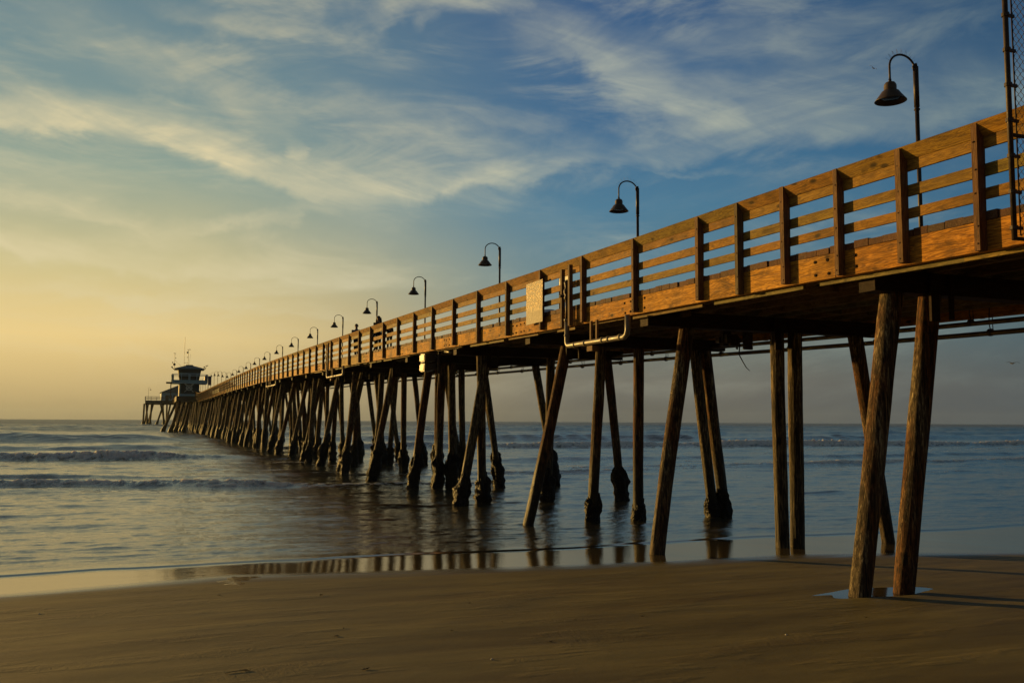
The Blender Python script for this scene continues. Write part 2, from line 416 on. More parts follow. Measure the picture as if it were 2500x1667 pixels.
# ---------------------------------------------------------------- object helpers
def tag(o, label=None, cat=None, group=None, kind=None):
    if label: o['label'] = label
    if cat: o['category'] = cat
    if group: o['group'] = group
    if kind: o['kind'] = kind
    return o
def empty(name, mw):
    o = bpy.data.objects.new(name, None)
    o.empty_display_size = .3
    COL.objects.link(o)
    o.matrix_world = mw
    return o
class MB:
    def __init__(s):
        s.V = []; s.F = []; s.T = []
    def add(s, vs, fs, tint=.5):
        o = len(s.V)
        s.V += [tuple(v) for v in vs]
        s.F += [tuple(i + o for i in f) for f in fs]
        s.T += [tint] * len(vs)
        return s
    def hexa(s, p, tint=.5):
        return s.add(p, [(0, 3, 2, 1), (4, 5, 6, 7), (0, 1, 5, 4), (1, 2, 6, 5), (2, 3, 7, 6), (3, 0, 4, 7)], tint)
    def box(s, x0, x1, y0, y1, z0, z1, tint=.5):
        return s.hexa([(x0, y0, z0), (x1, y0, z0), (x1, y1, z0), (x0, y1, z0), (x0, y0, z1), (x1, y0, z1), (x1, y1, z1), (x0, y1, z1)], tint)
    def slab(s, n0, n1, t0, t1, za, zb, tint=.5, jit=0.):
        """board along the pier following the deck slope; za, zb offsets from b(t)"""
        j = rng.uniform(-jit, jit)
        a, c = b(t0) + j, b(t1) + j
        return s.hexa([(n0, t0, a + za), (n1, t0, a + za), (n1, t1, c + za), (n0, t1, c + za),
                       (n0, t0, a + zb), (n1, t0, a + zb), (n1, t1, c + zb), (n0, t1, c + zb)], tint)
    def tube(s, pts, rad, seg=8, tint=.5, cap=True):
        pts = [Vector(p) for p in pts]
        rads = rad if isinstance(rad, (list, tuple)) else [rad] * len(pts)
        o = len(s.V); prev = None
        for i, p in enumerate(pts):
            d = (pts[min(i + 1, len(pts) - 1)] - pts[max(i - 1, 0)]).normalized()
            if prev is None:
                a = d.orthogonal().normalized()
            else:
                a = (prev - d * prev.dot(d)).normalized()
            prev = a
            c = d.cross(a)
            for k in range(seg):
                q = 2 * math.pi * k / seg
                s.V.append(tuple(p + (a * math.cos(q) + c * math.sin(q)) * rads[i])); s.T.append(tint)
        for i in range(len(pts) - 1):
            for k in range(seg):
                k2 = (k + 1) % seg
                s.F.append((o + i * seg + k, o + i * seg + k2, o + (i + 1) * seg + k2, o + (i + 1) * seg + k))
        if cap:
            s.F.append(tuple(o + k for k in reversed(range(seg))))
            s.F.append(tuple(o + (len(pts) - 1) * seg + k for k in range(seg)))
        return s
    def lathe(s, prof, c, seg=24, tint=.5):
        o = len(s.V)
        for r_, z in prof:
            for k in range(seg):
                q = 2 * math.pi * k / seg
                s.V.append((c[0] + r_ * math.cos(q), c[1] + r_ * math.sin(q), c[2] + z)); s.T.append(tint)
        for i in range(len(prof) - 1):
            for k in range(seg):
                k2 = (k + 1) % seg
                s.F.append((o + i * seg + k, o + i * seg + k2, o + (i + 1) * seg + k2, o + (i + 1) * seg + k))
        return s
    def mesh(s, name, material, smooth=False):
        me = bpy.data.meshes.new(name)
        me.from_pydata(s.V, [], s.F)
        a = me.attributes.new('tint', 'FLOAT', 'POINT')
        a.data.foreach_set('value', s.T)
        if isinstance(material, (list, tuple)):
            for q in material: me.materials.append(q)
        else:
            me.materials.append(material)
        me.update()
        if smooth:
            me.polygons.foreach_set('use_smooth', [True] * len(me.polygons))
        return me
    def build(s, name, material, parent=None, smooth=False, mw=None):
        o = bpy.data.objects.new(name, s.mesh(name, material, smooth))
        COL.objects.link(o)
        if parent is not None: o.parent = parent
        elif mw is not None: o.matrix_world = mw
        return o
def obj(name, me, parent=None, loc=None, mw=None):
    o = bpy.data.objects.new(name, me)
    COL.objects.link(o)
    if parent is not None: o.parent = parent
    if loc is not None: o.location = loc
    if mw is not None: o.matrix_world = mw
    return o

# ---------------------------------------------------------------- sand
def shore_t(n):
    return np.interp(n, [-60, -20, -2, 1.5, 5, 8, 13, 18, 40, 120], [18.0, 16.8, 16.8, 17.5, 16.9, 16.5, 16.3, 14.7, 14.2, 14])
PUD = [(9.72, 10.78, .33), (10.42, 10.74, .30)]
def sand_z(n, t):
    n = np.asarray(n, float); t = np.asarray(t, float)
    d = shore_t(n) - t
    z = .120 + np.where(d > 0, .051 * d, .075 * d)
    z = np.where(d < -30, -2.1 + (d + 30) * .01, z)
    damp = np.clip(np.abs(d) / 2.0, .15, 1)
    z = z + .010 * fbm(n * .16, t * .5, 0, 3, 5) * damp + .0035 * fbm(n * .9, t * 2.2, 0, 3, 9) * damp
    # scour hollows round the pile feet
    z = z - .030 * np.exp(-(((n - 10.05) / .80) ** 2 + ((t - 10.82 + .05 * np.sin(n * 5)) / .18) ** 2) ** 1.6)
    for (a, c) in [(10.1, 17.4), (13.7, 17.4), (16.6, 17.2)]:
        z = z - .03 * np.exp(-((n - a) ** 2 / .5 + (t - c) ** 2 / .35))
    return z
def grid_mesh(name, ns_, ts_, zf, material, extra=None):
    NN, TT = np.meshgrid(ns_, ts_, indexing='ij')
    Z = zf(NN, TT)
    c, s_ = math.cos(TH), math.sin(TH)
    V = np.stack([NN * c - TT * s_, NN * s_ + TT * c, Z], -1).reshape(-1, 3)
    a, q = NN.shape
    I = np.arange(a * q).reshape(a, q)
    F = np.stack([I[:-1, :-1], I[1:, :-1], I[1:, 1:], I[:-1, 1:]], -1).reshape(-1, 4)
    return raw_mesh(name, V, F, material, extra(NN, TT).reshape(-1) if extra else None)
def raw_mesh(name, V, F, material, attrs=None):
    me = bpy.data.meshes.new(name)
    me.vertices.add(len(V)); me.vertices.foreach_set('co', np.ascontiguousarray(V, dtype=np.float32).ravel())
    me.loops.add(F.size); me.loops.foreach_set('vertex_index', F.astype(np.int32).ravel())
    me.polygons.add(len(F))
    k = F.shape[1]
    me.polygons.foreach_set('loop_start', (np.arange(len(F)) * k).astype(np.int32))
    me.polygons.foreach_set('loop_total', np.full(len(F), k, np.int32))
    me.polygons.foreach_set('use_smooth', np.ones(len(F), bool))
    me.update(calc_edges=True)
    me.materials.append(material)
    if attrs:
        for an, av in attrs.items():
            a = me.attributes.new(an, 'FLOAT', 'POINT')
            a.data.foreach_set('value', np.ascontiguousarray(av, dtype=np.float32).ravel())
    return me
def sand_mat():
    m_, g_, bs = mat('wet_beach_sand')
    geo = g_.n('ShaderNodeNewGeometry').outputs['Position']
    p = g_.n('ShaderNodeMapping'); p.inputs['Rotation'].default_value = (0, 0, -TH)
    g_.inp(p, 'Vector', geo)
    P = p.outputs[0]
    streak = g_.noise(g_.v('MULTIPLY', P, (.22, 1.3, 0.)), 1., 6, .6, .8)
    patch = g_.noise(g_.v('MULTIPLY', P, (.35, .8, 0.)), 1.3, 5, .6, .5)
    fine = g_.noise(P, 140., 3, .75)
    ripm = g_.mr(g_.noise(g_.v('MULTIPLY', P, (.3, .9, 0.)), 1.7, 3, .6), .52, .62, 0., 1., 'SMOOTHSTEP')
    ripw = g_.noise(g_.v('MULTIPLY', P, (13., 6., 1.)), 1., 3, .55, 1.0)
    smear = g_.mr(g_.noise(g_.v('MULTIPLY', P, (.35, 3.2, 0.)), 1., 5, .65, 1.0), .60, .70, 0., .45, 'SMOOTHSTEP')
    rip = g_.noise(g_.v('MULTIPLY', P, (7., 5., 1.)), 1., 4, .6, .3)
    f = g_.m('ADD', g_.m('MULTIPLY', streak, .6), g_.m('MULTIPLY', patch, .4))
    colr = g_.ramp(f, [(.36, (.125, .092, .030)), (.5, (.178, .140, .047)), (.64, (.235, .188, .064))])
    # green-grey film of fine silt
    silt = g_.mr(g_.noise(g_.v('MULTIPLY', P, (.5, 1.2, 0.)), 1., 4, .6), .52, .70, 0., .55)
    colr = g_.mix(silt, colr, c4((.115, .098, .048)))
    colr = g_.mix(g_.mr(fine, .3, .7), g_.mix(1., colr, c4((.62, .62, .62)), 'MULTIPLY'), g_.mix(1., colr, c4((1.35, 1.35, 1.35)), 'MULTIPLY'))
    colr = g_.mix(smear, colr, c4((.060, .050, .026)))
    z = g_.sep(geo)[2]
    wet = g_.mr(g_.m('ADD', z, g_.m('MULTIPLY', g_.m('SUBTRACT', streak, .5), .06)), .19, .12, 0., 1., 'SMOOTHSTEP')
    colr = g_.mix(wet, colr, g_.mix(1., colr, c4((.55, .55, .58)), 'MULTIPLY'))
    g_.inp(bs, 'Base Color', colr)
    g_.inp(bs, 'Roughness', g_.m('ADD', g_.mr(wet, 0., 1., .72, .16), g_.m('MULTIPLY', g_.m('SUBTRACT', patch, .5), .1)))
    g_.inp(bs, 'Specular IOR Level', g_.mr(wet, 0., 1., .22, .5))
    b0 = g_.bump(g_.m('MULTIPLY', ripw, ripm), g_.mr(wet, 0., 1., .5, .05), .014)
    b1 = g_.bump(g_.m('ADD', g_.m('MULTIPLY', rip, .35), streak), g_.mr(wet, 0., 1., .4, .05), .02, b0)
    g_.inp(bs, 'Normal', g_.bump(fine, g_.mr(wet, 0., 1., .35, .02), .004, b1))
    return m_
M_SAND = sand_mat()
ns_ = np.concatenate([-np.geomspace(400, 12, 30), np.arange(-11.5, 24, .11), np.geomspace(24.5, 400, 30)])
ts_ = np.concatenate([-np.geomspace(300, 6, 24), np.arange(-5, 4, .5), np.arange(4, 24, .075), np.geomspace(24.5, 700, 40)])
so = obj('beach_sand', grid_mesh('beach_sand', ns_, ts_, sand_z, M_SAND))
tag(so, 'smooth wet brown sand sloping down to the thin edge of the sea', kind='structure')

# puddle in the hollow round the two nearest piles
PUDZ = .120 + .051 * (float(shore_t(10.0)) - 10.80) - .012
def puddle():
    V = [(10.02, 10.84, PUDZ)]
    for k in range(64):
        q = 2 * math.pi * k / 64
        r_ = 1.25 + .12 * math.sin(2 * q + 1) + .06 * math.sin(5 * q)
        V.append((10.02 + r_ * .84 * math.cos(q), 10.84 + r_ * .40 * math.sin(q), PUDZ))
    mb = MB(); mb.add(V, [(0, k + 1, (k + 1) % 64 + 1) for k in range(64)])
    m_, g_, bs = mat('still_puddle_water')
    g_.inp(bs, 'Base Color', c4((.09, .068, .030))); g_.inp(bs, 'Roughness', .06)
    g_.inp(bs, 'IOR', 1.33)
    geo = g_.n('ShaderNodeNewGeometry').outputs['Position']
    g_.inp(bs, 'Normal', g_.bump(g_.noise(geo, 5., 2, .5), .06, .01))
    o = mb.build('water_puddle', m_, mw=ROT.copy())
    tag(o, 'shallow pale puddle in the sand round the feet of the two nearest piles', kind='structure')
puddle()

# ---------------------------------------------------------------- sea
def water_mat():
    m_, g_, bs = mat('sea_water')
    geo = g_.n('ShaderNodeNewGeometry').outputs['Position']
    sh = g_.n('ShaderNodeAttribute', attribute_name='sea').outputs['Fac']      # metres beyond the shoreline
    fo = g_.n('ShaderNodeAttribute', attribute_name='foam').outputs['Fac']
    p = g_.n('ShaderNodeMapping'); p.inputs['Rotation'].default_value = (0, 0, -TH)
    g_.inp(p, 'Vector', geo)
    P = p.outputs[0]
    n1 = g_.noise(g_.v('MULTIPLY', P, (1.6, 4.2, 0.)), 1., 4, .62, .8)
    n2 = g_.noise(g_.v('MULTIPLY', P, (7., 15., 0.)), 1., 4, .65, .6)
    n3 = g_.noise(g_.v('MULTIPLY', P, (.25, .7, 0.)), 1., 4, .6, .5)
    ws = g_.n('ShaderNodeAttribute', attribute_name='wash').outputs['Fac']
    film = g_.mr(ws, -.05, .9, 0., 1., 'SMOOTHSTEP')
    shallow = g_.mix(g_.mr(sh, .0, 2.5), c4((.110, .080, .038)), c4((.070, .060, .036)))
    deep = g_.mix(g_.mr(n3, .4, .65), c4((.040, .048, .036)), c4((.075, .082, .060)))
    colr = g_.mix(g_.mr(sh, 2., 28.), shallow, deep)
    colr = g_.mix(g_.mr(sh, 100., 500., 0., .8), colr, c4((.012, .022, .022)))
    fn = g_.noise(g_.v('MULTIPLY', P, (3.2, 5.5, 3.)), 1., 6, .72, .5)
    lace = g_.n('ShaderNodeTexVoronoi'); g_.inp(lace, 'Vector', g_.v('MULTIPLY', P, (1.2, 2.0, 1.))); g_.inp(lace, 'Scale', 1.6)
    fm = g_.m('ADD', fo, g_.m('MULTIPLY', g_.m('SUBTRACT', fn, .5), 1.5))
    fm = g_.mr(fm, .42, .72, 0., 1., 'SMOOTHSTEP')
    fm = g_.m('MULTIPLY', fm, g_.mr(fo, .05, .3))
    g_.inp(bs, 'Base Color', g_.mix(fm, colr, c4((.93, .88, .78))))
    g_.inp(bs, 'Subsurface Weight', g_.m('MULTIPLY', fm, .85))
    bs.inputs['Subsurface Radius'].default_value = (1., .9, .8)
    bs.inputs['Subsurface Scale'].default_value = .35
    g_.inp(bs, 'IOR', 2.7)
    g_.inp(bs, 'Specular Tint', c4((1., .89, .71)))
    rg = g_.mr(sh, 2., 60., .03, .10)
    rg = g_.m('ADD', rg, g_.mr(sh, 90., 600., 0., .28))
    g_.inp(bs, 'Roughness', g_.m('ADD', rg, g_.m('MULTIPLY', fm, .6)))
    hgt = g_.m('ADD', g_.m('MULTIPLY', n1, .65), g_.m('MULTIPLY', n2, .35))
    st = g_.m('ADD', g_.m('MULTIPLY', film, g_.mr(sh, 3., 60., .12, .26)), .045)
    n4 = g_.noise(g_.v('MULTIPLY', P, (.16, .5, 0.)), 1., 4, .6, .5)
    nb = g_.bump(n4, g_.mr(sh, 60., 350., 0., 1.0), 2.4)
    nb = g_.bump(hgt, st, .085, nb)
    n5 = g_.noise(g_.v('MULTIPLY', P, (12., 30., 0.)), 1., 3, .6, .5)
    nb = g_.bump(n5, g_.m('MULTIPLY', film, g_.mr(sh, 8., 60., .22, .35)), .022, nb)
    nb = g_.bump(fn, g_.m('MULTIPLY', fm, 1.0), .2, nb)
    g_.inp(bs, 'Normal', nb)
    return m_
M_WATER = water_mat()
def sea_mesh():
    A = np.radians(np.concatenate([np.linspace(-88, -34, 70, endpoint=False), np.linspace(-34, 34, 820), np.linspace(34.7, 88, 70)]))
    r1 = np.geomspace(11.5, 17, 60, endpoint=False)
    r2 = np.geomspace(17, 170, 760, endpoint=False)
    r3 = np.geomspace(170, 2600, 180)
    Rr = np.concatenate([r1, r2, r3])
    AA, RR = np.meshgrid(A, Rr, indexing='ij')
    X = RR * np.sin(AA); Y = RR * np.cos(AA)
    c, s_ = math.cos(TH), math.sin(TH)
    n = X * c + Y * s_; t = -X * s_ + Y * c
    sh = t - shore_t(n)
    fade = 1 / (1 + (RR / 900) ** 2)
    TL = 19.55 + .22 * vn(n * .35, 0, 0, 71) + .08 * vn(n * 1.3, 0, 0, 72)
    g1 = np.clip((t - TL) / 1.6, 0, 1)
    z = np.zeros_like(n)
    # short chop
    def wave(lam, ang, amp, sd_):
        k = 2 * np.pi / lam
        ph = k * (np.cos(ang) * t + np.sin(ang) * n) + 2.2 * fbm(n / lam * .23, t / lam * .23, 0, 2, sd_)
        s1 = np.sin(ph)
        return amp * (1 - np.abs(s1)) ** 1.4 * (0.4 + .6 * (fbm(n / lam * .3, t / lam * .3, 1, 2, sd_ + 5) * .5 + .5))
    deepf = np.clip((sh - 3) / 30, 0, 1)
    for lam, ang, amp, sd_ in [(.55, -.15, .006, 6), (.8, .3, .009, 1), (1.3, -.5, .010, 2), (2.2, .15, .012, 3), (3.7, -.25, .020, 4), (6.5, .5, .05, 5)]:
        fd = np.clip(1.6 - RR * .0075 / (lam * .28), 0, 1)
        z += wave(lam, ang, amp, sd_) * g1 * (.45 + .55 * deepf) * fd
    z += g1 * (.02 + .05 * deepf) * fbm(n * .22, t * .6, 0, 4, 31) * np.clip(3 - RR / 120, 0, 1)
    near_ = RR < 120
    z[near_] += (g1 * .013)[near_] * fbm(n[near_] * 1.3, t[near_] * 3.4, 0, 4, 61, .6) * np.clip(1.5 - RR[near_] / 80, 0, 1)
    foam = np.zeros_like(n)
    # thin wash line where the rough water ends
    d = t - TL
    z += .030 * np.exp(-(d / .10) ** 2) * (d > -.3) + .012 * np.exp(-((d - .3) / .3) ** 2)
    # more lapping lines
    for tc_, am, n0, n1, sd_ in [(21.6, .016, -30, 3, 81), (18.7, .008, -9, -1.5, 82), (23.6, .03, 9, 19, 83), (20.6, .012, 10, 30, 84), (26.5, .02, -20, 4, 85), (31, .03, 2, 30, 86), (36, .03, -10, 12, 87)]:
        tl = tc_ + .5 * vn(n * .18, 0, 0, sd_) + .15 * vn(n * .9, 0, 0, sd_ + 1)
        d = t - tl
        mk = 1 / (1 + np.exp(-(n - n0) / .8)) / (1 + np.exp((n - n1) / .8)) * np.clip(.3 + 1.5 * vn(n * .35, 3, 0, sd_ + 2), 0, 1.3)
        z += am * mk * np.where(d < 0, np.exp(-(d / .13) ** 2), np.exp(-(d / .55) ** 2))
    # breakers and swell: (t, slope dt/dn, n0, n1, height, foam, front width, back width)
    BR = [(42.8, -.28, -80, 4.5, .34, 1.0, .55, 2.2, 101),
          (41.2, -.05, 1.0, 15, .15, .8, .4, 1.6, 109),
          (48.5, -.1, -80, 0, .20, .30, .5, 2.2, 102),
          (60.5, -.1, -80, -8.5, .30, .35, .7, 3.0, 110),
          (70.5, -.1, -90, 2.2, .60, 1.0, .9, 3.5, 103),
          (70.5, -.1, 2.5, 12, .22, .0, 1.0, 4.0, 104),
          (96, .0, -90, 4, .50, .0, 1.6, 5.0, 111),
          (128, -.3, -120, 2.5, 1.15, .0, 3.0, 9.0, 105),
          (190, -.1, -200, -20, 1.0, .0, 4.0, 14.0, 106),
          (93, -.03, 26, 260, .62, 1.0, 1.3, 5.0, 107),
          (93, -.03, 12, 28, .35, .75, 1.0, 4.0, 112),
          (49, .11, 22, 160, .20, .75, .6, 2.6, 108),
          (46, .10, 14, 40, .12, .6, .5, 2.0, 113),
          (62, .03, 18, 120, .22, .12, .8, 3.5, 114),
          (126, -.02, 15, 320, .95, .0, 3.0, 9.0, 115),
          (170, .0, 15, 500, 1.1, .06, 4.0, 12.0, 116),
          (250, .0, -300, 700, 1.3, .0, 6.0, 20.0, 117),
          (360, .02, -500, 900, 1.4, .0, 8.0, 26.0, 118)]
    for t0, sl, n0, n1, ht, fa, wf, wb, sd_ in BR:
        tb_ = t0 + sl * (n if abs(n0) < 100 and n1 < 100 else n * .5)
        I_ = (np.abs(t - tb_) < 4.2 * wb + 2.5 * wf) & (n > n0 - 8) & (n < n1 + 8)
        if not I_.any(): continue
        nn, tt, zi = n[I_], t[I_], z[I_]
        tl = tb_[I_] + wf * 1.2 * vn(nn * .07 / max(wf, .6), 0, 0, sd_) + wf * .35 * vn(nn * .6, 1, 0, sd_)
        sw = max(1.2, ht * 3)
        mk = 1 / (1 + np.exp(-np.clip((nn - n0) / sw, -30, 30))) / (1 + np.exp(np.clip((nn - n1) / sw, -30, 30)))
        mk = mk * np.clip(.85 + .3 * vn(nn * .12, 5, 0, sd_ + 3), 0, 1.2)
        d = tt - tl
        pr = np.where(d < 0, np.exp(-(d / wf) ** 2), np.exp(-(d / wb) ** 2))
        zi = zi + ht * mk * pr
        if fa > 0:
            fz = mk * np.clip(fa, 0, 1) * np.exp(-((d + wf * .35) / (wf * 1.15)) ** 2)
            tail = .42 * mk * fa * np.exp(-((d - wb * .5) / (wb * .9)) ** 2) * (d > 0) * (fbm(nn * .8, tt * 1.3, 0, 3, sd_) > .05)
            lumps = fbm(nn * 3.2, tt * 3.6, 0, 4, sd_ + 8, .6)
            zi = zi + .26 * ht * fz * lumps
            foam[I_] = np.maximum(foam[I_], np.maximum(fz * (1.0 + .5 * lumps), tail))
        z[I_] = zi
    # scattered flecks of old foam in the surf zone
    fl = fbm(n * .35, t * 1.4, 2, 4, 300)
    foam = np.maximum(foam, (.42 * np.exp(-((t - TL - .12) / .13) ** 2) + .25 * np.exp(-((t - TL - .9) / .35) ** 2)) * (fbm(n * 1.1, t * .8, 5, 3, 310) > -.1))
    foam = np.maximum(foam, np.clip((fl - .50) * 2.4, 0, .5) * np.clip((sh - 8) / 20, 0, 1) * np.clip(2 - sh / 70, 0, 1))
    z = z * fade * np.clip(sh / 1.2, .02, 1)
    # the wash lies on the slope of the sand as a thin sheet
    z = z + .120 * np.clip((TL - t) / (TL - shore_t(n)), 0, 2)
    z = np.where(sh < -2.0, -.3, z)
    V = np.stack([X, Y, z], -1).reshape(-1, 3)
    a, q = X.shape
    I = np.arange(a * q).reshape(a, q)
    F = np.stack([I[:-1, :-1], I[:-1, 1:], I[1:, 1:], I[1:, :-1]], -1).reshape(-1, 4)
    return raw_mesh('sea_water', V, F, M_WATER, {'sea': sh, 'foam': foam, 'wash': t - TL})
sea = obj('sea_water', sea_mesh())
tag(sea, 'shallow sea with low breakers rolling in towards the sand', kind='structure')

# ---------------------------------------------------------------- the pier
pier = empty('wooden_pier', ROT.copy())
tag(pier, 'long timber pier on slanting round piles running out to sea', 'pier')
NF = 9.70      # near face
FFAR = 16.75   # far face
T0, T1 = 1.0, 432.0
def merge_rest(name, mbs, material, limit=100, smooth=False, labels=None):
    """first `limit` builders become parts, the rest one part"""
    for i, mb in enumerate(mbs[:limit]):
        mb.build(name, material, pier, smooth)
    if len(mbs) > limit:
        r_ = MB()
        for mb in mbs[limit:]:
            o = len(r_.V)
            r_.V += mb.V; r_.T += mb.T
            r_.F += [tuple(i + o for i in f) for f in mb.F]
        o = r_.build(name, material, pier, smooth)
        tag(o, kind='stuff')

def tube_grid(path, radii, seg, seed, disp, vs=2.0):
    """round timber or crust with an uneven skin; path list of Vector, radii list"""
    P = np.array([tuple(p) for p in path]); K = len(P)
    q = np.linspace(0, 2 * np.pi, seg, endpoint=False)
    cx, cy = np.cos(q)[None, :], np.sin(q)[None, :]
    zz = P[:, 2][:, None]
    r_ = np.array(radii)
    if r_.ndim == 1: r_ = r_[:, None]
    rr = r_ * (1 + disp * fbm(cx * vs + P[:, :1] * 0, cy * vs + P[:, :1] * 0, zz * (.5 if disp < .2 else 1.6) + seed, 3, seed % 97))
    if seg >= 30:
        rr = rr * (1 + .035 * fbm(cx * 6 + P[:, :1] * 0, cy * 6 + P[:, :1] * 0, zz * .8 + seed, 3, 11))
    V = np.stack([P[:, :1] + rr * cx, P[:, 1:2] + rr * cy, np.repeat(zz, seg, 1)], -1).reshape(-1, 3)
    I = np.arange(K * seg).reshape(K, seg)
    J = np.roll(I, -1, 1)
    F = np.stack([I[:-1], J[:-1], J[1:], I[1:]], -1).reshape(-1, 4)
    mb = MB(); mb.add(V.tolist(), F.tolist() + [list(I[0])[::-1], list(I[-1])], (seed * .137) % 1)
    return mb
# bents: t -> list of (n_top, n_base_at_z0, dt_base, r_top, r_base)
BENTS = {
 10.8: [(10.46, 9.60, 0, .165, .155), (11.21, 10.44, 0, .165, .150), (13.6, 13.6, 0, .16, .15), (15.8, 16.7, 0, .16, .15)],
 17.45: [(11.02, 10.22, 0, .165, .155), (13.44, 13.48, 0, .15, .15), (13.95, 13.89, 0, .165, .165), (15.72, 16.56, 0, .17, .15)],
 24.1: [(11.20, 10.02, 0, .16, .155), (12.29, 12.01, 0, .15, .155), (13.55, 13.52, 0, .155, .15), (15.50, 16.10, 0, .16, .15), (15.89, 16.50, 0, .17, .16)],
 30.7: [(11.18, 10.19, 0, .165, .155), (13.63, 13.49, 0, .155, .15), (15.92, 16.52, 0, .16, .15), (10.89, 11.10, .2, .15, .15)],
 37.3: [(10.97, 10.33, 0, .165, .155), (11.55, 11.45, 0.2, .165, .16), (11.96, 12.05, 0, .165, .16), (15.83, 16.78, 0, .17, .17), (13.38, 14.18, 0, .14, .14)],
 43.9: [(11.1, 10.1, 0, .165, .155), (13.35, 13.42, 0, .165, .16), (15.75, 16.63, 0, .16, .15), (14.6, 14.7, 0, .16, .15)],
}
tb = 50.5
while tb < 400:
    l = [(11.1 + rng.uniform(-.1, .1), 10.05 + rng.uniform(-.2, .2), rng.uniform(-.3, .3), .165, .155)]
    if rng.random() < .45:
        l.append((10.6 + rng.uniform(-.3, .3), 10.0 + rng.uniform(-.5, .5), rng.uniform(-1.4, -.4), .16, .15))
    l.append((12.1 + rng.uniform(-.4, .4), 12.1 + rng.uniform(-.3, .3), rng.uniform(-.2, .2), .16, .155))
    l.append((13.7 + rng.uniform(-.4, .4), 13.7 + rng.uniform(-.3, .3), 0, .16, .155))
    if rng.random() < .3:
        l.append((14.6, 14.3, .3, .16, .155))
    l.append((15.8, 16.7 + rng.uniform(-.2, .2), 0, .165, .155))
    BENTS[tb] = l
    tb += 6.6
bent_ts = sorted(BENTS)
# one more bent right of the picture keeps the deck carried there
BENTS[4.2] = [(10.6, 9.8, 0, .165, .155), (13.5, 13.5, 0, .16, .15), (15.8, 16.6, 0, .16, .15)]
piles = []
seed = 0
for t in sorted(BENTS):
    for (nt_, nb_, dt, rt_, rb_) in BENTS[t]:
        seed += 1
        ztop = b(t) - .24
        dep = t - 17.5
        zbot = -.6 if t > 30 else -.35
        if t > 60: zbot = -.9
        K = 70 if t < 40 else (22 if t < 90 else 7)
        seg = 40 if t < 20 else (30 if t < 40 else (14 if t < 90 else 8))
        path, rad = [], []
        for i in range(K):
            f = i / (K - 1)
            z = ztop + (zbot - ztop) * f
            fr = (ztop - z) / ztop
            bow = .02 * math.sin(f * 5 + seed)
            path.append(Vector((nt_ + (nb_ - nt_) * fr + bow, t + dt * fr + bow * .6, z)))
            rad.append(rt_ + (rb_ - rt_) * f)
        mb = tube_grid(path, rad, seg, seed, .07 if t < 90 else 0.0, 2.2)
        # crust of mussels
        gr = None
        if t > 22:
            hgt = {24.1: .75, 30.7: 1.15}.get(t, 1.75) * (.8 + .4 * ((seed * .37) % 1))
            if t == 24.1 and nt_ < 11.5: hgt = 0
            if t == 30.7 and nt_ > 15: hgt = 1.5
            thick = {24.1: .05, 30.7: .10}.get(t, .095)
            if t > 150: hgt *= 1.0; thick = .16
            if hgt > 0:
                K2 = 26 if t < 90 else 5
                p2, r2 = [], []
                for i in range(K2):
                    f = i / (K2 - 1)
                    z = hgt * (1 - f) - .25 * f
                    fr = (ztop - z) / ztop
                    p2.append(Vector((nt_ + (nb_ - nt_) * fr, t + dt * fr, z)))
                    env = min(1, f * 4 + .15) * (1 - .45 * max(0, (f - .72) / .28)) if t < 150 else min(1, f * 1.3 + .15)
                    r2.append((rb_ + .01) + thick * env * (1 + (.24 * math.sin(seed * 3.1 + f * 13) + .14 * math.sin(seed + f * 29) if t < 120 else 0)))
                if t < 90:
                    R2 = np.array(r2)[:, None]; aa = np.linspace(0, 2 * np.pi, 26, endpoint=False)[None, :]
                    zq = np.array([p.z for p in p2])[:, None]
                    edge = hgt * (1 - .38 * (fbm(np.cos(aa) * 1.8, np.sin(aa) * 1.8, seed * 1.7, 3, 55) * .5 + .5) - .10 * (vn(np.cos(aa) * 7, np.sin(aa) * 7, seed, 56) * .5 + .5))
                    mk_ = np.clip((edge - zq) / .16, 0, 1)
                    fine_ = 1 + .30 * vn(np.cos(aa) * 5, np.sin(aa) * 5, zq * 9 + seed, 57)
                    r2 = (rb_ - .012) + (R2 - rb_ + .012) * mk_ * fine_
                gr = tube_grid(p2, r2, 26 if t < 90 else 8, seed + 500, .32 if t < 90 else .25, 3.4)
        piles.append((t, mb, gr))
near = [p for p in piles if p[0] < 1e9][:100]
rest = piles[100:]
for t, mb, gr in near:
    po = mb.build('pile', M_PILE, pier, True)
    if gr:
        gr.build('mussel_crust', M_MUSSEL, po, True)
rb = MB(); rg_ = MB()
for t, mb, gr in rest:
    for dst, src in ((rb, mb), (rg_, gr)):
        if src:
            o = len(dst.V); dst.V += src.V; dst.T += src.T; dst.F += [tuple(i + o for i in f) for f in src.F]
tag(rb.build('pile', M_PILE, pier, True), kind='stuff')
tag(rg_.build('mussel_crust', M_MUSSEL, pier, True), kind='stuff')

# cap beams
for t in sorted(BENTS):
    mb = MB()
    z0 = b(t) - .24; z1 = b(t) + .085
    mb.box(9.97 + rng.uniform(-.02, .02), 16.5, t - .165, t + .165, z0, z1, rng.random())
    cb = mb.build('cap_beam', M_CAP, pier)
    if t < 60:      # drift pin plate and splice boards either side of the second pile
        sp = MB()
        n2 = BENTS[t][1][0] if t < 20 else BENTS[t][0][0] + .1
        sp.box(n2 - .22, n2 - .05, t - .235, t - .19, z0 - .42, z0 + .30, .1)
        sp.box(n2 + .17, n2 + .24, t - .235, t - .19, z0 - .38, z0 + .30, .2)
        sp.build('splice_board', M_CAP, pier)
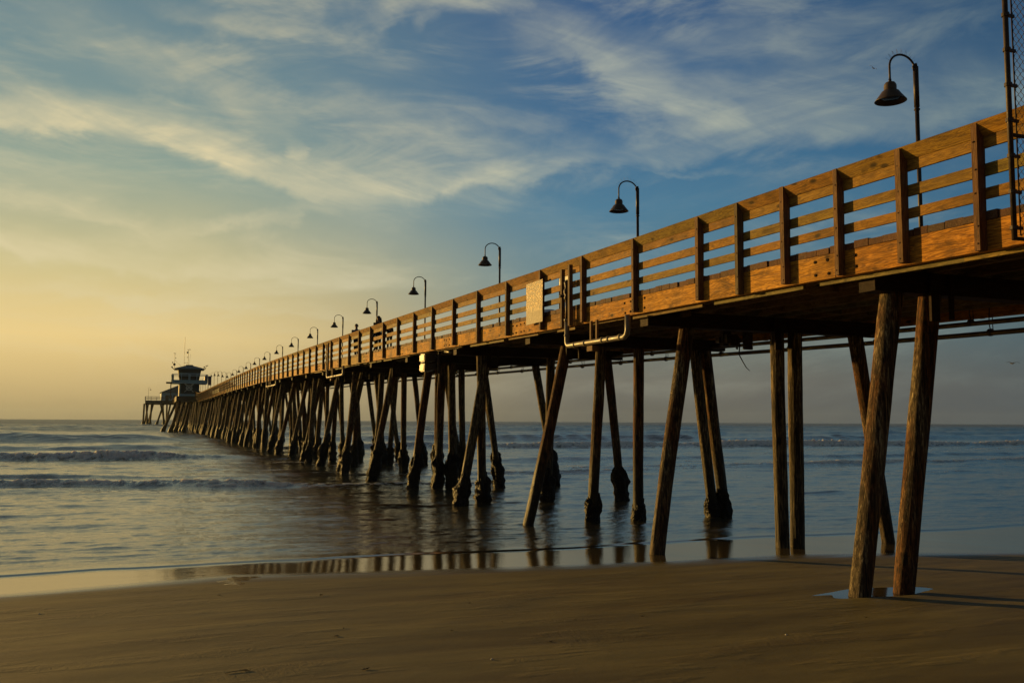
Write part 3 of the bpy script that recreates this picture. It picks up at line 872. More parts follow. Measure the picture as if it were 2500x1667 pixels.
# stringers under the deck
st = []
ks = [10.35, 11.1, 11.85, 12.6, 13.35, 14.1, 14.85, 15.6]
for t in sorted(BENTS):
    for n in ks:
        mb = MB()
        sh = rng.uniform(-.08, .08)
        mb.slab(n + sh, n + sh + .11, t - .35, min(t + 6.6 + .35, 440), .088, .375, rng.random())
        st.append((t, mb))
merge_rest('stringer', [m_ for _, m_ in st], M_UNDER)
# blocking between stringers
bl = []
for t in np.arange(6, 60, 3.3):
    for n in ks[:-1]:
        mb = MB()
        if rng.random() < .75:
            mb.slab(n + .2, n + .62, t, t + .09, .10 - rng.uniform(0, .05), .36, rng.random())
            bl.append(mb)
M_LEDGER = wood('olive_ledger_timber', 1, ((.05, .042, .016), (.22, .18, .065), (.36, .29, .11)), knots=False)
t = 6.0
while t < 60:
    L_ = rng.uniform(.8, 3.2)
    mb = MB(); lo = rng.uniform(-.075, -.02)
    mb.slab(NF + .135, NF + .19, t, t + L_, lo, .10, rng.random())
    mb.build('ledger', M_LEDGER, pier)
    t += L_ + rng.choice([.0, .05, .4, .9])
for k in range(60):
    t = rng.uniform(9, 58); n = rng.choice([9.86, 10.0, 10.15, 10.55, 10.75])
    mb = MB(); L_ = rng.choice([.12, .3, .6, 1.1])
    lo = rng.uniform(-.06, .10)
    mb.slab(n, n + rng.uniform(.05, .2), t, t + L_, lo, lo + rng.uniform(.06, .22), rng.random())
    bl.insert(0, mb)
merge_rest('blocking', bl, M_UNDER)
# edge stringer (fascia), near side in long timbers butted over the bents, and the far side
fas = []
edges = [1.0, 4.3, 11.15, 17.4, 24.1, 30.7]
t = 37.3
while t < T1:
    edges.append(t); t += 6.6
edges.append(T1)
for a, c in zip(edges, edges[1:]):
    mb = MB()
    # split the board lengthwise into a few slices so its lower edge is not ruler straight
    k = 6 if c < 40 else 1
    jit = rng.uniform(-.006, .006)
    tn = rng.random()
    for i in range(k):
        t0_, t1_ = a + (c - a) * i / k, a + (c - a) * (i + 1) / k
        mb.slab(NF + jit, NF + jit + .12, t0_ + (.006 if i == 0 else 0), t1_ - (.006 if i == k - 1 else 0), 0, .38, tn)
    fas.append(mb)
merge_rest('edge_stringer', fas, M_FAS)
far = MB()
for a, c in zip(edges, edges[1:]):
    far.slab(FFAR - .12, FFAR, a, c, 0, .38, rng.random())
tag(far.build('edge_stringer', M_FAS, pier), kind='stuff')
# bolt heads on the near stringer, at the joints
bo = MB()
for e in edges[1:12]:
    for dt in (-.42, -.17, .17, .42):
        for dz in (.09, .29):
            c_ = (NF - .008, e + dt + rng.uniform(-.03, .03), b(e) + dz + rng.uniform(-.02, .02))
            bo.tube([(c_[0] - .008, c_[1], c_[2]), (c_[0] + .012, c_[1], c_[2])], .026, 8)
tag(bo.build('bolt', plain('rusted_bolt', (.018, .010, .006), .9, 0., .4, 20., spec=.1), pier), kind='stuff')
# deck planks, ends showing above the stringer
pl = []
t = T0
while t < T1:
    wd = rng.uniform(.24, .31) if t < 70 else .55
    mb = MB()
    nn0 = NF - .01 + rng.uniform(-.015, .02)
    mb.slab(nn0, FFAR + rng.uniform(-.02, .02), t + .006, t + wd - .006, .384, .384 + rng.uniform(.092, .112), rng.random())
    pl.append((t, mb)); t += wd
pl.sort(key=lambda q: 0 if 5 < q[0] < 34 else 1)
merge_rest('deck_plank', [m_ for _, m_ in pl], M_PLANK)

# railing, near side
post_t = [3.4, 4.66, 5.92, 7.18, 8.45, 9.72, 10.98, 12.25, 13.52, 14.79]
t = 17.28
while t < T1:
    post_t.append(t); t += 2.52
posts = []
for i, t in enumerate(post_t):
    mb = MB()
    wd = .10 if i % 2 else .085
    lean = rng.uniform(-.012, .008)
    zb = -.0 + rng.uniform(-.03, .04); zt = 1.625 + rng.uniform(-.01, .01)
    a = b(t)
    n0, n1 = NF - .125, NF - .003
    # top cut on the slope, its outer edge high
    P_ = [(n0, t - wd / 2, a + zb), (n1, t - wd / 2, a + zb), (n1, t + wd / 2, a + zb), (n0, t + wd / 2, a + zb),
          (n0 + lean, t - wd / 2, a + zt), (n1 + lean + .02, t - wd / 2, a + zt - .04), (n1 + lean + .02, t + wd / 2, a + zt - .04), (n0 + lean, t + wd / 2, a + zt)]
    mb.hexa(P_, rng.random())
    if t < 40:
        for dz in (.08, .30, .72, 1.02, 1.38):
            c_ = (n0 - .004, t + rng.uniform(-.015, .015), a + dz)
            mb.tube([(c_[0] - .006, c_[1], c_[2]), (c_[0] + .01, c_[1], c_[2])], .011, 6, .0)
    posts.append((t, mb))
posts.sort(key=lambda q: abs(q[0] - 6))
merge_rest('rail_post', [m_ for _, m_ in posts], M_POST)
spans = [1.0, 3.4, 5.92, 8.45, 10.98, 13.52, 17.28]
t = 17.28
while t + 5.04 < T1:
    t += 5.04; spans.append(t)
r_top, r_bot, r_mid = [], [], []
for a, c in zip(spans, spans[1:]):
    k = 1
    # upper handrail board, leaning: top edge out over the post, lower edge back
    mb = MB(); za, zb = 1.455, 1.622
    A, Cc = b(a), b(c); tn = rng.random(); e_ = .004
    mb.hexa([(NF - .012, a + e_, A + za), (NF + .03, a + e_, A + za), (NF + .03, c - e_, Cc + za), (NF - .012, c - e_, Cc + za),
             (NF - .122, a + e_, A + zb), (NF - .08, a + e_, A + zb + .022), (NF - .08, c - e_, Cc + zb + .022), (NF - .122, c - e_, Cc + zb)], tn)
    r_top.append(mb)
    mb = MB(); mb.slab(NF + .0, NF + .04, a + e_, c - e_, 1.30, 1.452, rng.random(), .004); r_bot.append(mb)
    for lo, hi in ((.645, .785), (.944, 1.10)):
        mb = MB(); mb.slab(NF + .0, NF + .04, a + e_, c - e_, lo, hi, rng.random(), .008); r_mid.append(mb)
merge_rest('handrail', r_top, M_RAIL)
merge_rest('upper_rail', r_bot, M_RAIL)
merge_rest('rail_board', r_mid, M_RAIL)
# railing, far side
fr = MB()
for t in post_t:
    fr.slab(FFAR - .02, FFAR + .10, t - .05, t + .05, 0, 1.6, rng.random())
tag(fr.build('rail_post', M_POST, pier), kind='stuff')
fr = MB()
for a, c in zip(spans, spans[1:]):
    for lo, hi in ((.645, .785), (.944, 1.10), (1.30, 1.46), (1.47, 1.60)):
        fr.slab(FFAR - .07, FFAR - .03, a, c, lo, hi, rng.random())
tag(fr.build('rail_board', M_RAIL, pier), kind='stuff')
# widened platform at the sea end, under the restaurant
pe = MB()
pe.box(-1.0, 26, 414, 446, 9.15, 10.55, .4)
pe.build('end_platform', M_DARKWOOD, pier)
er = MB()
for n in np.arange(-1.0, 26, 2.2):
    er.box(n, n + .16, 413.9, 414.05, 10.5, 12.2, .3)
for n0, n1 in ((-1.0, 26),):
    for z in (11.0, 11.5, 12.0):
        er.box(n0, n1, 413.85, 413.93, z, z + .18, .3)
for t in np.arange(416, 446, 2.4):
    er.box(-1.05, -.9, t, t + .16, 10.5, 12.2, .3)
for z in (11.0, 11.5, 12.0):
    er.box(-1.15, -1.06, 413.8, 446, z, z + .18, .3)
er.build('end_railing', M_DARKWOOD, pier)
ep = MB()
for (nt_, nb_, t) in [(-1.3, -1.5, 415), (-.5, .2, 416), (1.6, 1.2, 417), (2.2, .4, 421), (6.3, 3.8, 415), (5.9, 6.6, 415), (5.2, 7.2, 425), (11, 11.2, 415), (9, 7.5, 416), (14, 15, 415), (17, 17, 415), (20, 21.5, 415), (23, 23, 415), (25.5, 26.4, 415), (.2, -.9, 438), (8, 8, 438), (16, 16, 438), (24, 25, 438)]:
    ep.tube([(nb_ - (nt_ - nb_) * .06, t, -.6), (nb_, t, .5), (nb_ + (nt_ - nb_) * .2, t, 2.3), (nt_, t, 9.16)], [.75, .7, .38, .36], 8, rng.random())
tag(ep.build('pile', M_PILE, pier, True), kind='stuff')
# tower bump-out on the near side
bo_ = MB()
bo_.box(5.8, 9.97, 214.8, 229, 6.75, 7.85, .4)
bo_.build('tower_platform', M_DARKWOOD, pier)
bp = MB()
for (nt_, nb_, t) in [(6.6, 4.9, 215.5), (7.6, 6.0, 218), (6.4, 5.4, 222), (6.2, 3.6, 228), (8.9, 7.6, 215.5), (8.6, 7.2, 222), (8.8, 7.4, 228)]:
    bp.tube([(nb_ - .1, t, -.6), (nb_, t, .4), (nb_ + (nt_ - nb_) * .22, t, 1.7), (nt_, t, 6.76)], [.62, .55, .30, .27], 10, rng.random())
tag(bp.build('pile', M_PILE, pier, True), kind='stuff')

# ---------------------------------------------------------------- pipes under the far side
def pier_thing(name, n, t, z):
    return empty(name, ROT @ Matrix.Translation((n, t, z)))
def utility_pipe(n, za, rad, label, dz0):
    mb = MB()
    ts = np.concatenate([np.arange(2, 60, 3.3), np.arange(62, 400, 12)])
    mb.tube([(0, t, b(t) + za + .02 * math.sin(t * 1.7 + n)) for t in ts], rad, 12)
    o = mb.build('service_pipe', M_PIPE, None, True, ROT @ Matrix.Translation((n, 0, 0)))
    tag(o, label, 'pipe', 'service pipes slung under the deck')
    for t in np.arange(4.5, 60, 3.3):
        cl_ = MB()
        z = b(t) + za + .02 * math.sin(t * 1.7 + n)
        cl_.tube([(0, t - .035, z), (0, t + .035, z)], rad * 1.45, 12)
        cl_.tube([(.0, t, z + rad), (.03 * math.sin(t * 9), t + .05 * math.sin(t * 5), z + .2), (0, t, b(t) + .3)], .012, 6)
        cl_.tube([(.08, t, z), (.09, t + .02, z + .2), (.07, t, b(t) + .3)], .010, 6)
        cl_.build('pipe_hanger', M_IRON, o)
    return o
utility_pipe(16.05, -.16, .052, 'upper brown service pipe slung below the far edge of the deck', 0)
utility_pipe(16.6, -.33, .056, 'lower brown service pipe hanging on straps under the far deck edge', 0)
# frayed rope end hanging from the pipes
mb = MB()
mb.tube([(0, 0, .5), (.03, -.02, .25), (-.02, -.05, .0), (.05, -.12, -.2), (.10, -.2, -.36), (.2, -.22, -.45)], [.022, .02, .016, .014, .012, .006], 7)
o = mb.build('rope_end', M_WEED, None, True, ROT @ Matrix.Translation((14.9, 21.0, 4.72)))
tag(o, 'frayed dark rope end dangling below the service pipes', 'rope')
mb = MB()
for k in range(9):
    a = rng.uniform(-.3, .3)
    mb.box(a - .12, a + .14, -.3 + k * .05, -.2 + k * .06, rng.uniform(-.25, 0), rng.uniform(.05, .3), .3)
mb.tube([(.2, .2, -.1), (.1, .0, -.2), (-.1, -.3, -.1), (0, -.6, .1)], .03, 6)
o = mb.build('junction_box', M_IRON, None, False, ROT @ Matrix.Translation((14.9, 21.2, 5.1)))
tag(o, 'clutter of dark iron brackets and boxes where the pipes cross above the rope end', 'junction box')

# ---------------------------------------------------------------- lamps
def lamp_meshes():
    H = 5.35
    q = MB(); q.tube([(0, 0, 0), (0, 0, H - .98)], .048, 14)
    q.lathe([(0, H - 1.05), (.066, H - 1.05), (.066, H - 1.02), (0, H - 1.02)], (0, 0, 0), 14)
    q.lathe([(0, 0), (.11, 0), (.11, .03), (.06, .06)], (0, 0, 0), 14)
    pole = q.mesh('pole', M_LAMP, True)
    q = MB(); q.tube([(0, 0, H - .98), (0, 0, H - .04)], .060, 16)
    q.tube([(0, 0, H - .04), (0, 0, H + .03)], .038, 12)
    slv = q.mesh('pole_sleeve', M_LAMP, True)
    # gooseneck in the -x direction
    pts = [(-.045, 0, H - .14), (-.08, 0, H - .06)]
    for k in range(0, 15):
        a = math.radians(25 + (180 - 25) * k / 14)
        pts.append((-.39 + .375 * math.cos(a), 0, H - .14 + .32 * math.sin(a)))
    pts += [(-.765, 0, H - .3), (-.765, 0, H - .50)]
    q = MB(); q.tube(pts, .024, 10)
    q.tube([(-.765, 0, H - .44), (-.765, 0, H - .52)], .034, 10)
    neck = q.mesh('gooseneck', M_LAMP, True)
    q = MB()
    prof = [(0.001, -.50), (.06, -.502), (.10, -.52), (.128, -.56), (.136, -.60), (.136, -.69), (.145, -.705), (.185, -.725), (.235, -.80), (.335, -.93), (.345, -.945),
            (.338, -.948), (.325, -.93), (.225, -.80), (.17, -.74), (.12, -.71), (.001, -.70)]
    q.lathe(prof, (-.765, 0, H), 32)
    shade = q.mesh('lamp_shade', M_SHADE, True)
    q = MB(); q.lathe([(.001, -.905), (.15, -.90), (.24, -.86), (.25, -.845), (.001, -.84)], (-.765, 0, H), 24)
    lens = q.mesh('lens', M_GLASS, True)
    q = MB()
    for k in range(17):
        a = math.radians(20 + 135 * k / 16)
        c_ = Vector((-.39 + .375 * math.cos(a), 0, H - .14 + .32 * math.sin(a)))
        d = Vector((math.cos(a), 0, math.sin(a)))
        q.tube([c_, c_ + d * .13 + Vector((0, .03 * (-1) ** k, 0))], .0022, 4)
    spikes = q.mesh('bird_spikes', M_IRON)
    return pole, slv, neck, shade, lens, spikes
LM = lamp_meshes()
ORD = ['nearest', 'second', 'third', 'fourth', 'fifth', 'sixth', 'seventh', 'eighth', 'ninth', 'tenth', 'eleventh', 'twelfth', 'thirteenth', 'fourteenth',
       'fifteenth', 'sixteenth', 'seventeenth', 'eighteenth', 'nineteenth', 'twentieth', 'twenty-first', 'twenty-second', 'twenty-third', 'twenty-fourth',
       'twenty-fifth', 'twenty-sixth', 'twenty-seventh', 'twenty-eighth', 'twenty-ninth', 'thirtieth', 'thirty-first', 'thirty-second', 'thirty-third']
lamp_ts = [15.6, 28.46, 42.33]
while lamp_ts[-1] + 13.2 < 412:
    lamp_ts.append(lamp_ts[-1] + 13.2)
LZ = {15.6: 10.86, 28.46: 10.86, 42.33: 11.1}
for i, t in enumerate(lamp_ts):
    zb = b(t) + .49
    root = pier_thing('street_lamp', 16.0, t, zb)
    if i < 10:
        root.rotation_euler.rotate_axis('Z', rng.uniform(-.05, .05))
        root.rotation_euler.rotate_axis('Y', rng.uniform(-.002, .002))
    lab = f"{ORD[i]} bell-shaped gooseneck lamp along the pier, counted from the right" if i else 'bell-shaped gooseneck lamp nearest the camera, bird spikes on its arc'
    tag(root, lab, 'street lamp', 'bell lamps along the far side of the pier')
    for nm, me in zip(('pole', 'pole_sleeve', 'gooseneck', 'lamp_shade', 'lens', 'bird_spikes'), LM):
        if nm == 'bird_spikes' and i > 1: continue
        if nm == 'lens' and i > 12: continue
        obj(nm, me, root)
# lamp at the very end of the pier, turned the other way
root = pier_thing('street_lamp', .2, 418, 10.5)
root.rotation_euler.rotate_axis('Z', math.pi)
tag(root, 'lone bell-shaped lamp at the left tip of the pier end, arm facing right', 'street lamp')
for nm, me in zip(('pole', 'pole_sleeve', 'gooseneck', 'lamp_shade'), LM[:4]):
    obj(nm, me, root)

# ---------------------------------------------------------------- chain-link guard at the right edge
def fence():
    root = pier_thing('chain_link_guard', 0, 7.3, 0)
    tag(root, 'tall dark chain-link guard panel fixed across the pier edge at the right', 'fence')
    n0, n1, z0, z1 = 8.83, 11.2, 4.93, 8.9
    q = MB(); q.tube([(n0, 0, z0 - .02), (n0, 0, z1)], .030, 14); q.build('fence_post', M_IRON, root, True)
    q = MB(); q.tube([(n1, 0, z0 - .02), (n1, 0, z1)], .030, 14); q.build('fence_post', M_IRON, root, True)
    for z in (z0, 6.10, z1 - .04):
        q = MB(); q.tube([(n0, 0, z), (n1, 0, z)], .022, 10); q.build('fence_rail', M_IRON, root, True)
    q = MB(); q.tube([(n0 + .095, 0, z0 + .04), (n0 + .10, 0, z1)], .008, 8)
    q.tube([(n0 + .095, 0, z0 + .04), (n0 + .09, 0, z1)], .006, 8)
    q.build('tension_bar', M_IRON, root, True)
    z = z0 + .12
    while z < z1:
        q = MB(); q.tube([(n0, 0, z - .02), (n0, 0, z + .02)], .042, 12)
        q.box(n0 + .03, n0 + .13, -.012, .012, z - .018, z + .018)
        q.build('fence_clamp', M_IRON, root)
        z += .405
    q = MB(); W_ = .088; Hh = .098
    nz = int((z1 - z0) / Hh); nx = int((n1 - n0 - .1) / W_)
    for i in range(nx + 1):
        pts = []
        for k in range(nz * 2 + 1):
            x = n0 + .105 + i * W_ + (W_ * .53 if (k + 0) % 2 else -.004) * 1.0
            pts.append((x, .006 * (-1) ** k, z0 + .03 + k * Hh / 2 + .006 * math.sin(i * 3 + k)))
        q.tube(pts, .0036, 5, cap=False)
    # each wire needs its mirror to close the diamonds
    for i in range(nx + 1):
        pts = []
        for k in range(nz * 2 + 1):
            x = n0 + .105 + i * W_ + (-W_ * .47 if (k + 0) % 2 else .004)
            if i == 0: x = max(x, n0 + .10)
            pts.append((x, -.006 * (-1) ** k, z0 + .03 + k * Hh / 2))
        q.tube(pts, .0036, 5, cap=False)
    q.build('wire_mesh', M_IRON, root, True)
fence()

# ---------------------------------------------------------------- standpipes on the railing
def standpipe(t, L_, label, big=True):
    root = pier_thing('standpipe', NF - .17, t, b(t))
    tag(root, label, 'standpipe', 'standpipes along the near railing')
    for dt, top in ((.25, 1.42), (-.20, 1.47)):
        q = MB(); q.box(-.05, .045, dt - .045, dt + .045, -.03, top, .6); q.build('support_post', M_POST, root)
    q = MB(); q.tube([(0, .0, .12), (0, 0, .7)], .042, 12); q.build('riser', M_IRON, root, True)
    q = MB()
    q.lathe([(0, .62), (.06, .63), (.075, .68), (.05, .74), (.085, .80), (.085, .86), (.05, .92), (.06, 1.0), (.075, 1.06), (.03, 1.12), (0, 1.13)], (0, 0, 0), 14)
    q.tube([(0, 0, .78), (-.06, .17, .74)], .03, 10); q.lathe([(0, -.03), (.06, -.03), (.06, .03), (0, .03)], (-.06, .17, .74), 12)
    q.tube([(0, 0, 1.0), (0, -.2, .96), (0, -.32, .93)], .012, 6)
    q.build('valve', M_IRON, root, True)
    q = MB()
    pts = [(0, 0, .14), (0, 0, -.36)]
    for k in range(6):
        a = math.radians(90 * k / 5)
        pts.append((0, -.13 + .13 * math.cos(a), -.38 - .13 * math.sin(a)))
    zz = -.51
    pts += [(.02, -.6, zz), (.02, -L_ + .15, zz - .02), (.02, -L_ + .04, zz + .03), (.02, -L_, zz + .12), (.02, -L_, zz + .45)]
    q.tube(pts, .062, 14)
    for y in (-.45, -1.0, -1.9, -2.2, -2.75):
        if -y < L_ - .1:
            q.tube([(.015, y - .03, zz - .005), (.015, y + .03, zz - .005)], .074, 14)
    q.tube([(0, 0, .10), (0, 0, .16)], .075, 14); q.tube([(0, 0, -.22), (0, 0, -.28)], .072, 14)
    q.build('drain_pipe', M_PVC, root, True)
    q = MB()
    q.box(.0, .05, -1.32, -1.25, zz, -.02, .3); q.box(.0, .05, -1.62, -1.55, zz, -.02, .3); q.box(-.06, .1, -1.5, -1.22, zz - .22, zz - .10, .3)
    q.build('hanger_block', M_POST, root)
    return root
standpipe(20.5, 3.05, 'green valve standpipe with white elbowed drain pipe, right of the metal sign back')
standpipe(53.1, 4.6, 'standpipe with white drain pipe on the railing left of the two walkers')
standpipe(82.0, 6.0, 'distant standpipe with long pale drain pipe below the rail, left of the others')

# metal sign board, back side
q = MB()
nx, nz = 14, 16
V = []
for j in range(nz + 1):
    for i in range(nx + 1):
        y = -.55 + 1.12 * i / nx; z = 1.12 * j / nz
        V.append((-.004 + .003 * math.sin(i * 2.1 + j), y, z))
F = [(j * (nx + 1) + i, (j + 1) * (nx + 1) + i, (j + 1) * (nx + 1) + i + 1, j * (nx + 1) + i + 1) for j in range(nz) for i in range(nx)]
q.add(V, F)
q.box(.0, .012, -.55, .57, 0, 1.12)
m_, g_, bs = mat('hammered_sheet_metal')
tc_ = g_.n('ShaderNodeTexCoord').outputs['Object']
mp = g_.v('MULTIPLY', tc_, (1., 5., 9.))
blk = g_.noise(mp, 1.4, 3, .6, .6)
fn_ = g_.noise(tc_, 38., 4, .7)
glint_rows = g_.mr(blk, .46, .56, 0., 1., 'SMOOTHSTEP')
zc = g_.sep(tc_)[2]
glint_rows = g_.m('MULTIPLY', glint_rows, g_.mr(zc, .30, .45))
g_.inp(bs, 'Base Color', g_.mix(glint_rows, c4((.065, .050, .034)), c4((.46, .34, .16))))  # bright rows are sun glitter painted into the base colour
g_.inp(bs, 'Metallic', .25)
g_.inp(bs, 'Roughness', g_.mr(glint_rows, 0., 1., .55, .3))
g_.inp(bs, 'Normal', g_.bump(fn_, g_.mr(glint_rows, 0., 1., .35, 1.), .03))
o = q.build('metal_sign', m_, None, False, ROT @ Matrix.Translation((NF - .145, 22.62, b(22.6) + .22)))
tag(o, 'crinkled metal sign sheet with glitter put into its colour, hung on the near railing', 'sign')

# floodlights under the near edge
root = pier_thing('floodlight', NF + .1, 33.3, b(33.3))
tag(root, 'pair of white box floodlights on a bracket beneath the deck edge', 'floodlight')
q = MB(); q.tube([(.25, -.55, .2), (.2, -.5, -.3), (.2, -.5, -.85)], .05, 8); q.tube([(.2, -.5, -.2), (0, .0, -.25)], .025, 6); q.tube([(.2, -.5, -.65), (0, .0, -.6)], .025, 6)
q.tube([(.2, -.5, -.8), (.15, -.3, -.95), (.2, -.1, -.8)], .014, 6)
q.build('bracket', M_IRON, root, True)
for z, tilt in ((-.24, .0), (-.60, .25)):
    q = MB()
    q.hexa([(-.30, -.35, z - .17), (.15, -.30, z - .12 + tilt * .2), (.15, .32, z - .14), (-.24, .36, z - .16),
            (-.30, -.38, z + .12), (.15, -.32, z + .14), (.15, .34, z + .16), (-.24, .38, z + .17)])
    hd = q.build('lamp_housing', M_WHITE, root)
    q = MB(); q.box(-.315, -.303, -.28, .26, z - .12, z + .09); q.build('lens', M_WHITE, hd)

# little white pipe stub by the cap
q = MB(); q.tube([(0, 0, 0), (.02, -.6, -.07)], .05, 12); q.tube([(0, .03, 0), (.0, -.05, 0)], .062, 12)
o = q.build('pipe_stub', M_PVC, None, True, ROT @ Matrix.Translation((10.0, 31.9, b(31.9) - .06)))
tag(o, 'short pale pipe stub poking out beside a cap end under the deck', 'pipe')

# blue notice on a thin post, and a white rounded cart behind the railing
zb = b(28) + .49
root = pier_thing('notice_post', 13.0, 28.4, zb)
tag(root, 'thin post with small blue notice seen through the railing behind the valve', 'sign')
q = MB(); q.tube([(0, .15, 0), (0, .15, 1.98)], .03, 10); q.build('post', M_IRON, root, True)
q = MB(); q.box(-.03, -.01, -.75, .12, 1.50, 1.95); pn = q.build('sign_panel', plain('blue_sign_paint', (.012, .028, .11), .5), root)
q = MB(); q.box(-.036, -.031, -.6, -.2, 1.62, 1.65); q.box(-.036, -.031, -.6, -.2, 1.75, 1.78)
q.build('sign_marking', M_EMB, pn)
q = MB(); V = []
root = pier_thing('covered_cart', 12.0, 27.2, b(27) + .49)
tag(root, 'low white dome-topped cover seen through the railing right of the metal sign', 'cart')
q.lathe([(.62, 0), (.62, .28), (.58, .38), (.48, .50), (.34, .58), (.17, .635), (.001, .65)], (0, 0, .0), 28)
q.build('cover', plain('grey_white_fibreglass', (.42, .44, .44), .5), root, True)
q = MB(); q.lathe([(.0, .0), (.66, .0), (.66, .06), (.0, .06)], (0, 0, -.0), 28); q.build('base_ring', M_IRON, root, True)

# ---------------------------------------------------------------- people
def person(n, t, z, h, face, label, shirt, trousers, pose, long_hair=False):
    """one continuous skinned body; clothing and hair over it"""
    root = pier_thing('person', n, t, z)
    root.rotation_euler.rotate_axis('Z', face)
    tag(root, label, 'person')
    k = h / 1.75
    def skin(name, chain, material, sub=2, root_i=0):
        vs = [c_[0] for c_ in chain]; es = [(c_[2], i) for i, c_ in enumerate(chain) if c_[2] >= 0]
        me = bpy.data.meshes.new(name)
        me.from_pydata([tuple(x * k for x in v_) for v_ in vs], es, [])
        o = bpy.data.objects.new(name, me); COL.objects.link(o); o.parent = root
        me.materials.append(material)
        md = o.modifiers.new('skin', 'SKIN'); md.use_smooth_shade = True
        if not me.skin_vertices:
            me.attributes.new
            bm = bmesh.new(); bm.from_mesh(me); bm.verts.layers.skin.verify(); bm.to_mesh(me); bm.free()
        for i, c_ in enumerate(chain):
            sv_ = me.skin_vertices[0].data[i]
            r_ = c_[1]
            sv_.radius = (r_[0] * k, r_[1] * k) if isinstance(r_, tuple) else (r_ * k, r_ * k)
            sv_.use_root = (i == root_i)
        s_ = o.modifiers.new('sub', 'SUBSURF'); s_.levels = sub; s_.render_levels = sub
        return o
    # x = forwards, y = left
    lean = 0.0 if pose != 'bent' else .42
    hx = lambda zz: lean * max(0, (zz - .95)) * 1.1
    dz = lambda zz: zz - lean * max(0, zz - .95) * .55
    def J(x, y, zz): return (x + hx(zz), y, dz(zz))
    st_ = .16 if pose == 'walk' else .04
    body = [(J(0, 0, .95), (.15, .11), -1), (J(0, 0, 1.15), (.13, .09), 0), (J(0, 0, 1.38), (.16, .10), 1), (J(0, 0, 1.50), .06, 2),
            (J(.02, 0, 1.58), .065, 3), (J(.03, 0, 1.68), (.095, .108), 4), (J(.02, 0, 1.74), .06, 5),
            (J(st_, .09, .90), .085, 0), (J(st_ * .9 + .03, .10, .50), .055, 7), (J(-.02, .10, .09), .04, 8), (J(.14, .11, .04), .035, 9),
            (J(-st_ * .5, -.09, .90), .085, 0), (J(-st_ * .4, -.10, .50), .055, 11), (J(-st_ * 1.3, -.10, .09), .04, 12), (J(-st_ + .10, -.11, .04), .035, 13)]
    ix = len(body)
    for s_ in (1, -1):
        sh_i = len(body)
        if pose == 'bent':
            arm = [J(0, s_ * .19, 1.42), J(.12, s_ * .21, 1.20), J(.36, s_ * .16, 1.22)]
        else:
            arm = [J(0, s_ * .19, 1.42), J(-.02 + .06 * s_, s_ * .25, 1.14), J(.10 + .05 * s_, s_ * .24, .93)]
        body.append((arm[0], .055, 2)); body.append((arm[1], .042, sh_i)); body.append((arm[2], .028, sh_i + 1))
        hand = Vector(arm[2]); d = (Vector(arm[2]) - Vector(arm[1])).normalized()
        pi_ = len(body)
        body.append((tuple(hand + d * .07), (.030, .016), sh_i + 2))
        for f_, (off_, ln) in enumerate(((-.024, .06), (-.008, .072), (.008, .068), (.023, .055))):
            fi = len(body)
            p1 = hand + d * .11 + Vector((off_, 0, 0)); p2 = p1 + d * ln * .8 + Vector((.01, 0, -.012))
            body.append((tuple(p1), .009, pi_)); body.append((tuple(p2), .007, fi))
        fi = len(body)
        body.append((tuple(hand + d * .05 + Vector((.035, 0, 0))), .010, pi_)); body.append((tuple(hand + d * .09 + Vector((.05, 0, -.01))), .008, fi))
    skin('body', body, M_SKIN, 1)
    # shirt / jacket
    sh = [(J(0, 0, .90), (.165, .125), -1), (J(0, 0, 1.15), (.155, .115), 0), (J(0, 0, 1.38), (.185, .125), 1), (J(0, 0, 1.46), (.10, .08), 2)]
    for s_ in (1, -1):
        i0 = len(sh)
        if pose == 'bent':
            a = [J(0, s_ * .19, 1.42), J(.12, s_ * .21, 1.20), J(.33, s_ * .165, 1.22)]
        else:
            a = [J(0, s_ * .19, 1.42), J(-.02 + .06 * s_, s_ * .25, 1.14), J(.08 + .05 * s_, s_ * .24, .97)]
        sh.append((a[0], .075, 2)); sh.append((a[1], .056, i0))
        if shirt is not M_BLUE: sh.append((a[2], .044, i0 + 1))
    skin('shirt' if shirt is M_BLUE else 'jacket', sh, shirt)
    tr = [(J(0, 0, .97), (.155, .12), -1), (J(st_, .09, .88), .10, 0), (J(st_ * .9 + .03, .10, .50), .070, 1), (J(-.02, .10, .10), .058, 2),
          (J(-st_ * .5, -.09, .88), .10, 0), (J(-st_ * .4, -.10, .50), .070, 4), (J(-st_ * 1.3, -.10, .10), .058, 5)]
    skin('trousers', tr, trousers)
    # head details: hair cap, nose, ears
    hc = Vector(J(.02, 0, 1.665)) * k
    q = MB()
    for i in range(9):
        for j in range(16):
            a = math.pi * .52 * i / 8; c_ = 2 * math.pi * j / 16
            fx = math.sin(a) * math.cos(c_); fy = math.sin(a) * math.sin(c_)
            cut = .75 if fx > .35 else 1.0
            q.V.append((hc.x - .012 + .118 * fx * cut * k, hc.y + .104 * fy * k, hc.z + (.140 * math.cos(a) if fx < .35 else .140 * math.cos(a * .82)) * k)); q.T.append(.5)
    for i in range(8):
        for j in range(16):
            q.F.append((i * 16 + j, i * 16 + (j + 1) % 16, (i + 1) * 16 + (j + 1) % 16, (i + 1) * 16 + j))
    if long_hair:
        for s_ in (-1, 1, 0):
            q.tube([hc + Vector((-.04, s_ * .075, .03)) * k, hc + Vector((-.05 + .02 * abs(s_), s_ * .105, -.10)) * k, hc + Vector((-.05 + .04 * abs(s_), s_ * .125, -.24)) * k, hc + Vector((-.04 + .05 * abs(s_), s_ * .11, -.36)) * k], [.06 * k, .062 * k, .055 * k, .015 * k], 8)
    q.build('hair', M_HAIR, root, True)
    q = MB()
    q.lathe([(0.001, .03), (.010, .0), (.016, -.028), (0.001, -.034)], tuple(hc + Vector((.098, 0, -.01)) * k), 8)
    q.build('nose', M_SKIN, root, True)
    q = MB()
